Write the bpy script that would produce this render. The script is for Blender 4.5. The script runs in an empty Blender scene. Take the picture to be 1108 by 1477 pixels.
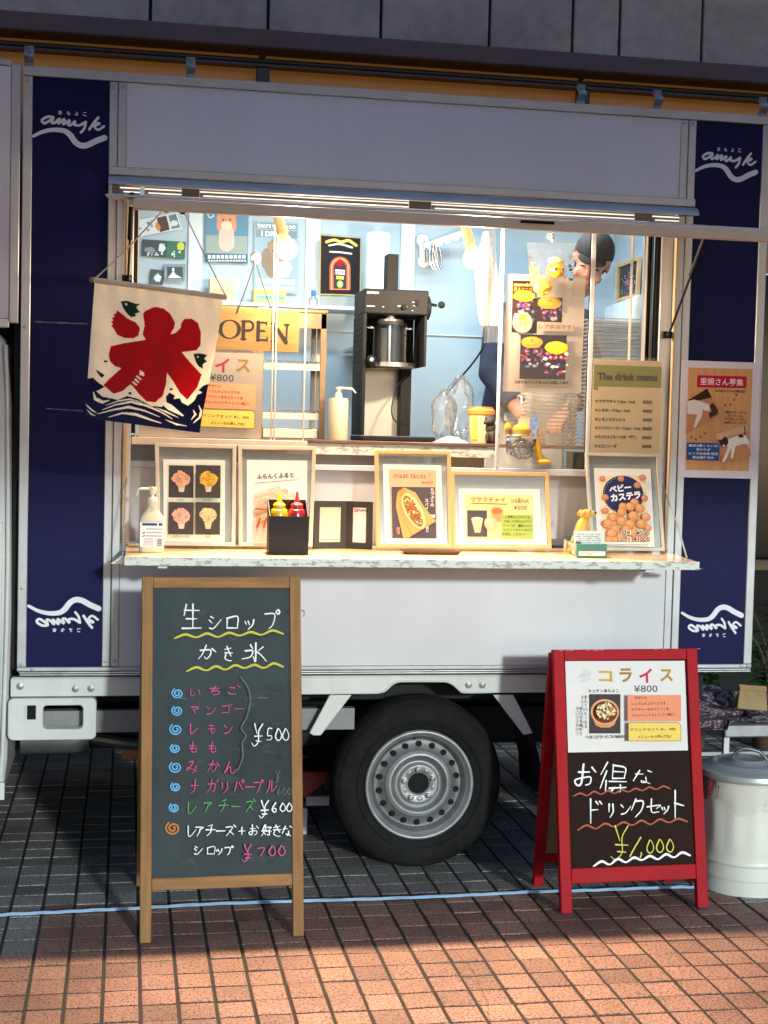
import bpy, math, random
from mathutils import Vector, Matrix, noise as mnoise
random.seed(7)
R = math.radians
scene = bpy.context.scene
COL = scene.collection

# ---------------------------------------------------------------- camera
CAM = Vector((0.0, -4.858, 1.525))
_yaw, _pit, _rol, FPX = R(10.23), R(-2.97), R(1.39), 2065.0
_F = Vector((math.sin(_yaw)*math.cos(_pit), math.cos(_yaw)*math.cos(_pit), math.sin(_pit)))
_r = Vector((math.cos(_yaw), -math.sin(_yaw), 0)); _u = _r.cross(_F)
_R = math.cos(_rol)*_r + math.sin(_rol)*_u
_U = -math.sin(_rol)*_r + math.cos(_rol)*_u
cd = bpy.data.cameras.new('camera'); cam = bpy.data.objects.new('camera', cd); COL.objects.link(cam)
cd.sensor_fit = 'VERTICAL'; cd.sensor_height = 24.0; cd.lens = FPX/1477*24.0
cd.clip_end = 300; cd.clip_start = 0.05
cam.matrix_world = Matrix(((_R.x,_U.x,-_F.x,CAM.x),(_R.y,_U.y,-_F.y,CAM.y),(_R.z,_U.z,-_F.z,CAM.z),(0,0,0,1)))
scene.camera = cam

# ---------------------------------------------------------------- light
SUN_STR, SKY_STR, EXPO = 1.8, 0.15, 0.5
scene.view_settings.view_transform = 'Standard'; scene.view_settings.look = 'None'
scene.view_settings.exposure = EXPO; scene.view_settings.gamma = 1; scene.view_settings.use_curve_mapping = False
w = bpy.data.worlds.new('World'); scene.world = w; w.use_nodes = True
nt = w.node_tree; bg = nt.nodes['Background']; sky = nt.nodes.new('ShaderNodeTexSky')
sky.sky_type = 'NISHITA'; sky.sun_disc = False; sky.sun_elevation = R(11.8); sky.sun_rotation = R(166)
sky.dust_density = 0.4; sky.ozone_density = 4.0
tint = nt.nodes.new('ShaderNodeMix'); tint.data_type = 'RGBA'; tint.blend_type = 'MULTIPLY'; tint.inputs[0].default_value = 1; tint.inputs[7].default_value = (1.04, 1.0, 1.05, 1)  # dusk haze
nt.links.new(sky.outputs[0], tint.inputs[6]); nt.links.new(tint.outputs[2], bg.inputs[0]); bg.inputs[1].default_value = SKY_STR
ld = bpy.data.lights.new('sun', 'SUN'); ld.energy = SUN_STR; ld.angle = R(3.0); ld.color = (0.88, 1.0, 0.95)
sun = bpy.data.objects.new('sun', ld); COL.objects.link(sun)
sun.rotation_euler = Vector((-0.25, 1, -0.22)).to_track_quat('-Z', 'Y').to_euler(); sun.location = (3, -6, 4)
cy = scene.cycles
cy.max_bounces = 8; cy.transparent_max_bounces = 24; cy.glossy_bounces = 4; cy.transmission_bounces = 6; cy.diffuse_bounces = 4
cy.caustics_reflective = False; cy.caustics_refractive = False; cy.sample_clamp_indirect = 4.0
try:
    cy.use_denoising = True
except Exception:
    pass

# ---------------------------------------------------------------- helpers
def at(x, y, d):
    """the point at depth d (world Y) seen at photo position x, y"""
    v = _F + _R*((x-554)/FPX) - _U*((y-738.5)/FPX)
    return CAM + v*((d-CAM.y)/v.y)
def atz(x, y, z):
    v = _F + _R*((x-554)/FPX) - _U*((y-738.5)/FPX)
    return CAM + v*((z-CAM.z)/v.z)
def lin(c):
    return tuple((v/255/12.92 if v <= 10 else ((v/255+0.055)/1.055)**2.4) for v in c)

_mats = {}
def M(name, col, rough=0.5, metal=0.0, var=0.08, scale=30.0, bump=0.0, bscale=None, spec=0.5, emit=0.0, ecol=None,
      alpha=1.0, transl=0.0, coat=0.0, stretch=(1,1,1), var2=0.0, scale2=3.0):
    """procedural material: base colour broken up by noise, roughness noise, optional bump"""
    if name in _mats: return _mats[name]
    m = bpy.data.materials.new(name); m.use_nodes = True; _mats[name] = m
    t = m.node_tree; N = t.nodes; L = t.links; b = N['Principled BSDF']; out = N['Material Output']
    c = lin(col)
    tc = N.new('ShaderNodeTexCoord'); mp = N.new('ShaderNodeMapping'); mp.inputs['Scale'].default_value = stretch
    L.new(tc.outputs['Object'], mp.inputs[0])
    nz = N.new('ShaderNodeTexNoise'); nz.inputs['Scale'].default_value = scale; nz.inputs['Detail'].default_value = 5
    L.new(mp.outputs[0], nz.inputs['Vector'])
    rp = N.new('ShaderNodeValToRGB')
    rp.color_ramp.elements[0].position = 0.3; rp.color_ramp.elements[1].position = 0.7
    rp.color_ramp.elements[0].color = tuple(v*(1-var) for v in c)+(1,)
    rp.color_ramp.elements[1].color = tuple(min(1, v*(1+var)) for v in c)+(1,)
    L.new(nz.outputs['Fac'], rp.inputs[0]); src = rp.outputs[0]
    if var2:
        n2 = N.new('ShaderNodeTexNoise'); n2.inputs['Scale'].default_value = scale2; n2.inputs['Detail'].default_value = 6
        L.new(tc.outputs['Object'], n2.inputs['Vector'])
        r2 = N.new('ShaderNodeMapRange'); r2.inputs[1].default_value = 0.35; r2.inputs[2].default_value = 0.7
        r2.inputs[3].default_value = 1.0; r2.inputs[4].default_value = 1-var2; L.new(n2.outputs['Fac'], r2.inputs[0])
        mx = N.new('ShaderNodeMix'); mx.data_type = 'RGBA'; mx.blend_type = 'MULTIPLY'; mx.inputs[0].default_value = 1
        L.new(src, mx.inputs[6]); L.new(r2.outputs[0], mx.inputs[7]); src = mx.outputs[2]
    L.new(src, b.inputs['Base Color'])
    b.inputs['Metallic'].default_value = metal; b.inputs['Specular IOR Level'].default_value = spec
    b.inputs['Coat Weight'].default_value = coat
    rr = N.new('ShaderNodeMapRange'); rr.inputs[3].default_value = max(0.02, rough-0.07); rr.inputs[4].default_value = min(1, rough+0.07)
    L.new(nz.outputs['Fac'], rr.inputs[0]); L.new(rr.outputs[0], b.inputs['Roughness'])
    if bump:
        bn = N.new('ShaderNodeTexNoise'); bn.inputs['Scale'].default_value = bscale or scale*2; bn.inputs['Detail'].default_value = 4
        L.new(mp.outputs[0], bn.inputs['Vector'])
        bp = N.new('ShaderNodeBump'); bp.inputs['Strength'].default_value = bump; bp.inputs['Distance'].default_value = 0.004
        L.new(bn.outputs['Fac'], bp.inputs['Height']); L.new(bp.outputs[0], b.inputs['Normal'])
    if emit:
        b.inputs['Emission Color'].default_value = (ecol and tuple(ecol) or c)+(1,); b.inputs['Emission Strength'].default_value = emit
    last = b.outputs[0]
    if transl:
        tr = N.new('ShaderNodeBsdfTranslucent'); L.new(src, tr.inputs[0])
        ms = N.new('ShaderNodeMixShader'); ms.inputs[0].default_value = transl; L.new(last, ms.inputs[1]); L.new(tr.outputs[0], ms.inputs[2]); last = ms.outputs[0]
    if alpha < 1:
        tp = N.new('ShaderNodeBsdfTransparent')
        ms = N.new('ShaderNodeMixShader'); ms.inputs[0].default_value = alpha; L.new(tp.outputs[0], ms.inputs[1]); L.new(last, ms.inputs[2]); last = ms.outputs[0]
    if last is not b.outputs[0]: L.new(last, out.inputs[0])
    return m

def glass(name, tint=(1,1,1), refl=1.0, film=0.0, bump=0.0, bscale=60):
    """thin clear sheet: transparent with a fresnel reflection and, for film, a little milky scatter"""
    if name in _mats: return _mats[name]
    m = bpy.data.materials.new(name); m.use_nodes = True; _mats[name] = m
    t = m.node_tree; N = t.nodes; L = t.links; N.remove(N['Principled BSDF']); out = N['Material Output']
    tp = N.new('ShaderNodeBsdfTransparent'); tp.inputs[0].default_value = tuple(tint)+(1,)
    gl = N.new('ShaderNodeBsdfGlossy'); gl.inputs['Roughness'].default_value = 0.03 if not bump else 0.12
    fr = N.new('ShaderNodeFresnel'); fr.inputs[0].default_value = 1.45
    mu = N.new('ShaderNodeMath'); mu.operation = 'MULTIPLY'; mu.inputs[1].default_value = refl; L.new(fr.outputs[0], mu.inputs[0])
    if bump:
        tc = N.new('ShaderNodeTexCoord'); nz = N.new('ShaderNodeTexNoise'); nz.inputs['Scale'].default_value = bscale; nz.inputs['Detail'].default_value = 3
        L.new(tc.outputs['Object'], nz.inputs['Vector'])
        bp = N.new('ShaderNodeBump'); bp.inputs['Strength'].default_value = bump; bp.inputs['Distance'].default_value = 0.02
        L.new(nz.outputs['Fac'], bp.inputs['Height']); L.new(bp.outputs[0], gl.inputs['Normal']); L.new(bp.outputs[0], fr.inputs['Normal'])
    a = N.new('ShaderNodeMixShader'); L.new(mu.outputs[0], a.inputs[0]); L.new(tp.outputs[0], a.inputs[1]); L.new(gl.outputs[0], a.inputs[2]); last = a.outputs[0]
    if film:
        df = N.new('ShaderNodeBsdfDiffuse'); df.inputs[0].default_value = (0.85,0.87,0.88,1)
        trn = N.new('ShaderNodeBsdfTranslucent'); trn.inputs[0].default_value = (0.85,0.87,0.88,1)
        ad = N.new('ShaderNodeMixShader'); ad.inputs[0].default_value = 0.5; L.new(df.outputs[0], ad.inputs[1]); L.new(trn.outputs[0], ad.inputs[2])
        b2 = N.new('ShaderNodeMixShader'); b2.inputs[0].default_value = film; L.new(last, b2.inputs[1]); L.new(ad.outputs[0], b2.inputs[2]); last = b2.outputs[0]
    L.new(last, out.inputs[0]); return m

def ink(col, rough=0.7, em=0):
    return M('ink_%d_%d_%d' % tuple(int(v) for v in col), col, max(rough,.7), var=0.05, scale=120, spec=0.15)
def wood(name, col, rough=0.6, stretch=(1,1,0.08), var=0.3, scale=90, coat=0.0):
    return M(name, col, max(rough,.6), spec=0.2, var=var, scale=scale, stretch=stretch, bump=0.12, coat=coat, var2=0.18, scale2=7)

TW = {}
class MB:
    """collects shapes, authored in world space (or local to the parent), into ONE mesh object"""
    def __init__(s, mat=None): s.v=[]; s.f=[]; s.mi=[]; s.mats=[]; s.cur=0; s.T=None; s.m(mat)
    def m(s, mat):
        if mat is None: return s
        if mat not in s.mats: s.mats.append(mat)
        s.cur = s.mats.index(mat); return s
    def add(s, vs, fs):
        o = len(s.v)
        if s.T is not None: vs = [s.T @ Vector(p) for p in vs]
        s.v += [tuple(p) for p in vs]; s.f += [tuple(i+o for i in f) for f in fs]; s.mi += [s.cur]*len(fs); return s
    def box(s, x0,x1,y0,y1,z0,z1):
        return s.add([(x0,y0,z0),(x1,y0,z0),(x1,y1,z0),(x0,y1,z0),(x0,y0,z1),(x1,y0,z1),(x1,y1,z1),(x0,y1,z1)],
                     [(0,3,2,1),(4,5,6,7),(0,1,5,4),(1,2,6,5),(2,3,7,6),(3,0,4,7)])
    def bar(s, a, b, wx, wy, up=(0,1,0)):
        """rectangular bar from a to b; wy across the direction `up`"""
        a=Vector(a); b=Vector(b); d=(b-a).normalized(); u=Vector(up); u=(u-d*u.dot(d)).normalized(); r=d.cross(u)
        vs=[]
        for p in (a,b):
            for i,j in ((-1,-1),(1,-1),(1,1),(-1,1)): vs.append(p+r*(i*wx/2)+u*(j*wy/2))
        return s.add(vs,[(0,3,2,1),(4,5,6,7),(0,1,5,4),(1,2,6,5),(2,3,7,6),(3,0,4,7)])
    def tube(s, pts, r, seg=10, r1=None, caps=True):
        pts=[Vector(p) for p in pts]; n=len(pts); vs=[]; fs=[]; u=None
        for i,p in enumerate(pts):
            d=(pts[min(i+1,n-1)]-pts[max(i-1,0)]).normalized()
            if u is None: u = d.orthogonal().normalized()
            u=(u-d*u.dot(d)).normalized(); w_=d.cross(u)
            rr = r if not isinstance(r,(list,tuple)) else r[i]
            if r1 is not None: rr = r+(r1-r)*i/(n-1)
            for k in range(seg):
                a=2*math.pi*k/seg; vs.append(p+u*(rr*math.cos(a))+w_*(rr*math.sin(a)))
        for i in range(n-1):
            for k in range(seg):
                k2=(k+1)%seg; fs.append((i*seg+k,i*seg+k2,(i+1)*seg+k2,(i+1)*seg+k))
        if caps: fs.append(tuple(range(seg))[::-1]); fs.append(tuple((n-1)*seg+k for k in range(seg)))
        return s.add(vs,fs)
    def lathe(s, prof, c=(0,0,0), axis='Z', seg=32, cap=True, sx=1.0, sy=1.0):
        vs=[]; fs=[]; n=len(prof)
        for r,h in prof:
            for k in range(seg):
                a=2*math.pi*k/seg; x=r*math.cos(a)*sx; y=r*math.sin(a)*sy
                p = (x,y,h) if axis=='Z' else (x,h,y) if axis=='Y' else (h,x,y)
                vs.append((p[0]+c[0],p[1]+c[1],p[2]+c[2]))
        for i in range(n-1):
            for k in range(seg):
                k2=(k+1)%seg; f=(i*seg+k,i*seg+k2,(i+1)*seg+k2,(i+1)*seg+k); fs.append(f if axis!='Y' else f[::-1])
        if cap:
            if prof[0][0]>1e-6: fs.append(tuple(range(seg))[::-1])
            if prof[-1][0]>1e-6: fs.append(tuple((n-1)*seg+k for k in range(seg)))
        return s.add(vs,fs)
    def ell(s, c, rad, seg=20, rings=12, rot=None, nz=0.0, nf=8.0):
        vs=[]; fs=[]
        for i in range(rings+1):
            ph=math.pi*i/rings
            for k in range(seg):
                a=2*math.pi*k/seg; q=Vector((math.sin(ph)*math.cos(a),math.sin(ph)*math.sin(a),math.cos(ph)))
                if nz: q=q*(1+nz*mnoise.noise(q*nf+Vector(c)*9))
                q=Vector((q.x*rad[0],q.y*rad[1],q.z*rad[2]))
                if rot is not None: q=rot@q
                vs.append(q+Vector(c))
        for i in range(rings):
            for k in range(seg):
                k2=(k+1)%seg; fs.append((i*seg+k,(i+1)*seg+k,(i+1)*seg+k2,i*seg+k2))
        return s.add(vs,fs)
    def prism(s, poly, y0, y1):
        """polygon of (x,z) points extruded along Y"""
        n=len(poly); vs=[(x,y0,z) for x,z in poly]+[(x,y1,z) for x,z in poly]
        fs=[tuple(range(n)),tuple(range(2*n-1,n-1,-1))]+[(i,(i+n),((i+1)%n+n),(i+1)%n) for i in range(n)]
        return s.add(vs,fs)
    def ringprism(s, outer, inner, y0, y1):
        n=len(outer); vs=[(x,y0,z) for x,z in outer]+[(x,y0,z) for x,z in inner]+[(x,y1,z) for x,z in outer]+[(x,y1,z) for x,z in inner]
        fs=[]
        for i in range(n):
            j=(i+1)%n
            fs+= [(i,j,n+j,n+i),(2*n+j,2*n+i,3*n+i,3*n+j),(j,i,2*n+i,2*n+j),(n+i,n+j,3*n+j,3*n+i)]
        return s.add(vs,fs)
    def surf(s, fn, nu, nv):
        vs=[fn(i/nu,j/nv) for j in range(nv+1) for i in range(nu+1)]
        return s.add(vs,[(j*(nu+1)+i,j*(nu+1)+i+1,(j+1)*(nu+1)+i+1,(j+1)*(nu+1)+i) for j in range(nv) for i in range(nu)])
    def build(s, name, parent=None, bevel=0.0, local=False, smooth=True, ang=0.6, seg=2, **tags):
        me=bpy.data.meshes.new(name)
        vs=s.v
        if parent is not None and not local:
            inv=TW[parent.name].inverted(); vs=[tuple(inv@Vector(p)) for p in vs]
        me.from_pydata(vs,[],s.f); me.update()
        for mt in s.mats: me.materials.append(mt)
        me.polygons.foreach_set('material_index', s.mi)
        if smooth:
            me.polygons.foreach_set('use_smooth',[True]*len(me.polygons)); me.set_sharp_from_angle(angle=ang)
        o=bpy.data.objects.new(name,me); COL.objects.link(o)
        if parent is not None: o.parent=parent
        TW[o.name]=TW[parent.name] if parent is not None else Matrix()
        if bevel:
            b=o.modifiers.new('bevel','BEVEL'); b.width=bevel; b.segments=seg; b.limit_method='ANGLE'; b.angle_limit=0.6; b.harden_normals=False
        for k,v in tags.items(): o[k]=v
        return o
def tag(o, label=None, category=None, group=None, kind=None):
    for k,v in (('label',label),('category',category),('group',group),('kind',kind)):
        if v: o[k]=v
    return o
def thing(name, label, cat, loc=(0,0,0), group=None, mat=None):
    o=bpy.data.objects.new(name,None); COL.objects.link(o); o.empty_display_size=0.1
    if mat is None: mat=Matrix.Translation(Vector(loc))
    o.matrix_world=mat; TW[o.name]=mat.copy()
    return tag(o,label,cat,group)
def catmull(pts, n=5):
    P=[Vector(p) for p in pts]
    if len(P)<3: return P
    out=[]; Q=[P[0]*2-P[1]]+P+[P[-1]*2-P[-2]]
    for i in range(1,len(Q)-2):
        a,b,c,d=Q[i-1],Q[i],Q[i+1],Q[i+2]
        for k in range(n):
            t=k/n; out.append(0.5*((2*b)+(c-a)*t+(2*a-5*b+4*c-d)*t*t+(3*b-a-3*c+d)*t**3))
    out.append(P[-1]); return out

# ---- printed lettering: a font glyph run as flat outline
_tc={}
def glyphs(s, bold=0.0):
    k=(s,bold)
    if k in _tc: return _tc[k]
    cu=bpy.data.curves.new('lettering','FONT'); cu.body=s; cu.resolution_u=2; cu.offset=bold
    o=bpy.data.objects.new('lettering',cu); COL.objects.link(o)
    dg=bpy.context.evaluated_depsgraph_get(); me=bpy.data.meshes.new_from_object(o.evaluated_get(dg))
    vs=[(v.co.x,v.co.y) for v in me.vertices]; fs=[tuple(p.vertices) for p in me.polygons]
    bpy.data.objects.remove(o); bpy.data.curves.remove(cu); bpy.data.meshes.remove(me)
    if vs:
        x0=min(v[0] for v in vs); x1=max(v[0] for v in vs); y0=min(v[1] for v in vs); y1=max(v[1] for v in vs)
        vs=[((x-(x0+x1)/2),(y-(y0+y1)/2)) for x,y in vs]; r=(vs,fs,x1-x0,y1-y0)
    else: r=([],[],1,1)
    _tc[k]=r; return r

# ---- hand lettering: strokes on a 10 x 10 cell, x right and y down
HAND={
'生':'20 14|12 82|50 58|25 75|08 98','シ':'11 32|03 25|08 38 83','ロ':'12 18|12 81 88|18 88','ッ':'24 36|44 56|83 76 49','プ':'12 62 57 39|80 91 82 71 80',
'か':'13 63 66 48 37|40 25 08|72 94','き':'12 71|14 84|30 65 76|25 17 28 59 79','氷':'50 59 47|31 43|14 44 37 08|82 64|54 76 99','い':'12 17 38 46|73 87',
'ち':'12 82|50 25 54 85 77 38','ご':'22 62 53|16 28 78|80 91|91 a2','マ':'12 82 45|34 58','ン':'12 34|19 58 93','ゴ':'12 72 78|18 78|81 92|90 a1','ー':'15 95',
'レ':'21 28 49 94','モ':'22 72|15 85|42 48 68 87','も':'40 37 58 77 74|13 63|15 65','み':'21 51 16 07 05 46 88|74 67 49','ん':'41 09 35 55 58 79 96',
'ナ':'14 84|50 47 19','ガ':'13 73 68 48|40 35 09|81 92|90 a1','リ':'22 26|62 66 39','パ':'32 18|52 87|80 91 82 71 80','ル':'31 26 09|51 58 94','ア':'12 82 54|53 46 29',
'チ':'60 21|04 94|52 46 19','ズ':'12 72 19|45 88|80 91|91 a2','+':'52 58|25 85','お':'13 63|30 37 18 06 45 75 77 58|71 93','好':'30 15 48|40 35 09|05 54|52 92 74|74 78 58|45 95',
'な':'13 53|31 07|71 92|65 68 48 47 89','得':'20 04|23 08|26 29|41 45|41 82 85|43 83|45 85|36 96|38 98|77 79 69|49 58','ト':'30 39|34 85','ド':'30 39|34 74|61 72|81 92',
'ク':'31 06|32 82 76 39','セ':'05 94 66|30 38 88','¥':'20 44|80 53 57 29 08|25 85|37 77','0':'40 15 38 68 85 61 40','1':'70 29',',':'56 48','5':'70 30 25 65 77 48 18',
'6':'60 25 28 59 77 55 27','7':'12 82 49'}
def _pt(t): return (10 if t[0]=='a' else int(t[0]), int(t[1]))

class Sheet:
    """flat work (paper, board, print) on a plane given by three photo corners at known depths; local x right, z up, -y to the front"""
    def __init__(s, TL, TR, BL, d, dt=None):
        dt=d if dt is None else dt
        a=at(TL[0],TL[1],dt); b=at(TR[0],TR[1],dt); c=at(BL[0],BL[1],d)
        X=(b-a).normalized(); Z=(a-c); H=Z.length; Z=(Z-X*Z.dot(X)).normalized(); Y=Z.cross(X)
        s.M=Matrix(((X.x,Y.x,Z.x,c.x),(X.y,Y.y,Z.y,c.y),(X.z,Y.z,Z.z,c.z),(0,0,0,1))); s.inv=s.M.inverted()
        s.W=(b-a).length; s.H=H; s.n=Y; s.o=c; s.off=0.0008; s.mb=MB()
    def l(s,x,y):
        v=_F+_R*((x-554)/FPX)-_U*((y-738.5)/FPX); t=(s.o-CAM).dot(s.n)/v.dot(s.n); p=s.inv@(CAM+v*t); return p.x,p.z
    def k(s,x,y):
        a=s.l(x,y); b=s.l(x+1,y); c=s.l(x,y+1); return math.hypot(b[0]-a[0],b[1]-a[1]), math.hypot(c[0]-a[0],c[1]-a[1])
    def step(s): s.off+=0.00012; return -s.off
    def lpoly(s,pts,mat):
        s.mb.m(mat); y=s.step(); s.mb.add([(p[0],y,p[1]) for p in pts],[tuple(range(len(pts)))]); return s
    def poly(s,pts,mat):
        q=[s.l(*p) for p in pts]
        if sum(q[i][0]*q[(i+1)%len(q)][1]-q[(i+1)%len(q)][0]*q[i][1] for i in range(len(q)))<0: q=q[::-1]
        return s.lpoly(q,mat)
    def rect(s,x0,y0,x1,y1,mat):
        a=s.l((x0+x1)/2,(y0+y1)/2); k=s.k((x0+x1)/2,(y0+y1)/2); w=(x1-x0)*k[0]/2; h=(y1-y0)*k[1]/2
        return s.lpoly([(a[0]-w,a[1]-h),(a[0]+w,a[1]-h),(a[0]+w,a[1]+h),(a[0]-w,a[1]+h)],mat)
    def disc(s,x,y,rx,ry,mat,rot=0.0,n=20,nz=0.0,seed=0):
        a=s.l(x,y); k=s.k(x,y); pts=[]
        for i in range(n):
            t=2*math.pi*i/n; q=1+(nz*mnoise.noise(Vector((math.cos(t)*2.5,math.sin(t)*2.5,seed*3.7+x))) if nz else 0)
            u=rx*k[0]*math.cos(t)*q; v=ry*k[1]*math.sin(t)*q
            pts.append((a[0]+u*math.cos(rot)-v*math.sin(rot),a[1]+u*math.sin(rot)+v*math.cos(rot)))
        return s.lpoly(pts,mat)
    def text(s,t,x,y,h,mat,w=None,bold=0.0,rot=0.0,flip=False):
        vs,fs,gw,gh=glyphs(t,bold)
        if not vs: return s
        a=s.l(x,y); k=s.k(x,y); sy=h*k[1]/gh; sx=(w*k[0]/gw) if w else sy
        if flip: sx=-sx; fs=[f[::-1] for f in fs]
        yy=s.step(); c,q=math.cos(rot),math.sin(rot); s.mb.m(mat)
        s.mb.add([(a[0]+vx*sx*c-vy*sy*q,yy,a[1]+vx*sx*q+vy*sy*c) for vx,vy in vs],fs); return s
    def vtext(s,t,x,y0,y1,h,mat,bold=0.0):
        for i,ch in enumerate(t): s.text(ch,x,y0+(y1-y0)*(i+0.5)/len(t),h,mat,bold=bold)
        return s
    def ribbon(s,pts,wpx,mat,smooth=True,taper=None,closed=False):
        """a drawn stroke through photo points, wpx wide"""
        q=[Vector(s.l(*p)) for p in pts]; k=s.k(*pts[0])[0]; return s._rib(q,wpx*k,mat,smooth,taper)
    def _rib(s,q,wd,mat,smooth=True,taper=None):
        if smooth: q=catmull(q,5)
        n=len(q); y=s.step(); L=[]; Rr=[]
        for i,p in enumerate(q):
            d=(q[min(i+1,n-1)]-q[max(i-1,0)])
            if d.length<1e-9: d=Vector((1,0))
            d.normalize(); nn=Vector((-d.y,d.x)); t=i/(n-1) if n>1 else 0
            ww=wd/2*(1 if taper is None else taper(t)); L.append(p+nn*ww); Rr.append(p-nn*ww)
        s.mb.m(mat)
        s.mb.add([(p.x,y-.00007*i/n,p.y) for i,p in enumerate(L)]+[(p.x,y-.00007*i/n,p.y) for i,p in enumerate(Rr)],[(i,n+i,n+i+1,i+1) for i in range(n-1)])
        for e,rr,y in ((q[0],(L[0]-Rr[0]).length/2,y+.00003),(q[-1],(L[-1]-Rr[-1]).length/2,y-.0001)):
            s.mb.add([(e.x+rr*math.cos(a*math.pi/5),y,e.y+rr*math.sin(a*math.pi/5)) for a in range(10)],[tuple(range(10))])
        return s
    def hand(s,ch,x,y,w,h,mat,wd=2.2,slant=0.0):
        for st in HAND[ch].split('|'):
            pts=[]
            for t in st.split():
                gx,gy=_pt(t); pts.append((x+(gx-4.5)/9*w-(gy-4.5)/9*slant+random.uniform(-.02,.02)*w, y+(gy-4.5)/9*h+random.uniform(-.02,.02)*h))
            s.ribbon(pts,wd*.84*random.uniform(.75,1.1),mat,taper=lambda t:1.0-0.45*t)
        return s
    def words(s,text,xs,y,w,h,mat,wd=2.2,slant=0.0,dy=0.0):
        for i,(c,x) in enumerate(zip(text,xs)): s.hand(c,x,(y if not isinstance(y,(list,tuple)) else y[i])+dy*i,w,h,mat,wd,slant)
        return s
    def slab(s,name,parent,mat,px,th=0.0008,bevel=0.0,y0=0.0):
        """paper or board with thickness over the photo quad px (TL,TR,BR,BL)"""
        q=[s.l(*p) for p in px]; b=MB(mat); b.prism([q[3],q[2],q[1],q[0]],y0-0.0,y0+th); return b.build(name,parent,local=True,bevel=bevel)
    def done(s,name,parent,**k): return s.mb.build(name,parent,local=True,smooth=False,**k)

# ---------------------------------------------------------------- common materials
ALU   = M('painted_aluminium',(176,178,182),0.38,0.35,var=0.06,scale=18,var2=0.12,scale2=4)
ALU2  = M('bright_aluminium',(200,202,205),0.3,0.75,var=0.05,scale=22)
WHITE = M('white_panel',(208,208,214),0.42,var=0.014,scale=26,stretch=(1,1,.05),var2=0.12,scale2=2.0,coat=0.1)
NAVY  = M('navy_vinyl',(12,14,66),0.5,var=0.12,scale=30,var2=0.15,scale2=6,spec=0.12)
VINYLW= M('white_vinyl',(215,216,222),0.45,var=0.03)
BLACKP= M('black_plastic',(22,22,23),0.55,var=0.15,scale=60,spec=0.2)
BLACKM= M('matt_black',(14,14,15),0.7,var=0.2,spec=.2)
RUBBER= M('rubber',(21,21,21),0.85,var=0.3,scale=40,bump=0.15,bscale=200,spec=0.2,var2=-.8,scale2=5)
STEEL = M('silver_steel',(160,162,164),0.45,0.45,var=0.10,scale=30,var2=.3,scale2=9)
INOX  = M('stainless',(190,188,184),0.25,0.95,var=0.05,scale=60,stretch=(0.1,1,1))
CABW  = M('cab_white',(208,211,208),0.32,var=0.05,scale=20,stretch=(1,1,.15),coat=0.3,var2=0.12)
DARKU = M('underbody_black',(16,16,17),0.8,var=0.3,scale=12)
INWALL= M('interior_wall',(172,194,208),0.4,var=0.03,scale=8,spec=0.4)
PAPER = M('paper_white',(222,220,216),0.7,var=0.02,scale=12,spec=.2)
SLEEVE= glass('clear_sleeve',refl=.6,film=0.015,bump=0.02,bscale=9)
def each(name,parent,mat,boxes,bevel=0.0):
    out=[]
    for q in boxes: out.append(MB(mat).box(*q).build(name,parent,bevel=bevel))
    return out
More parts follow.
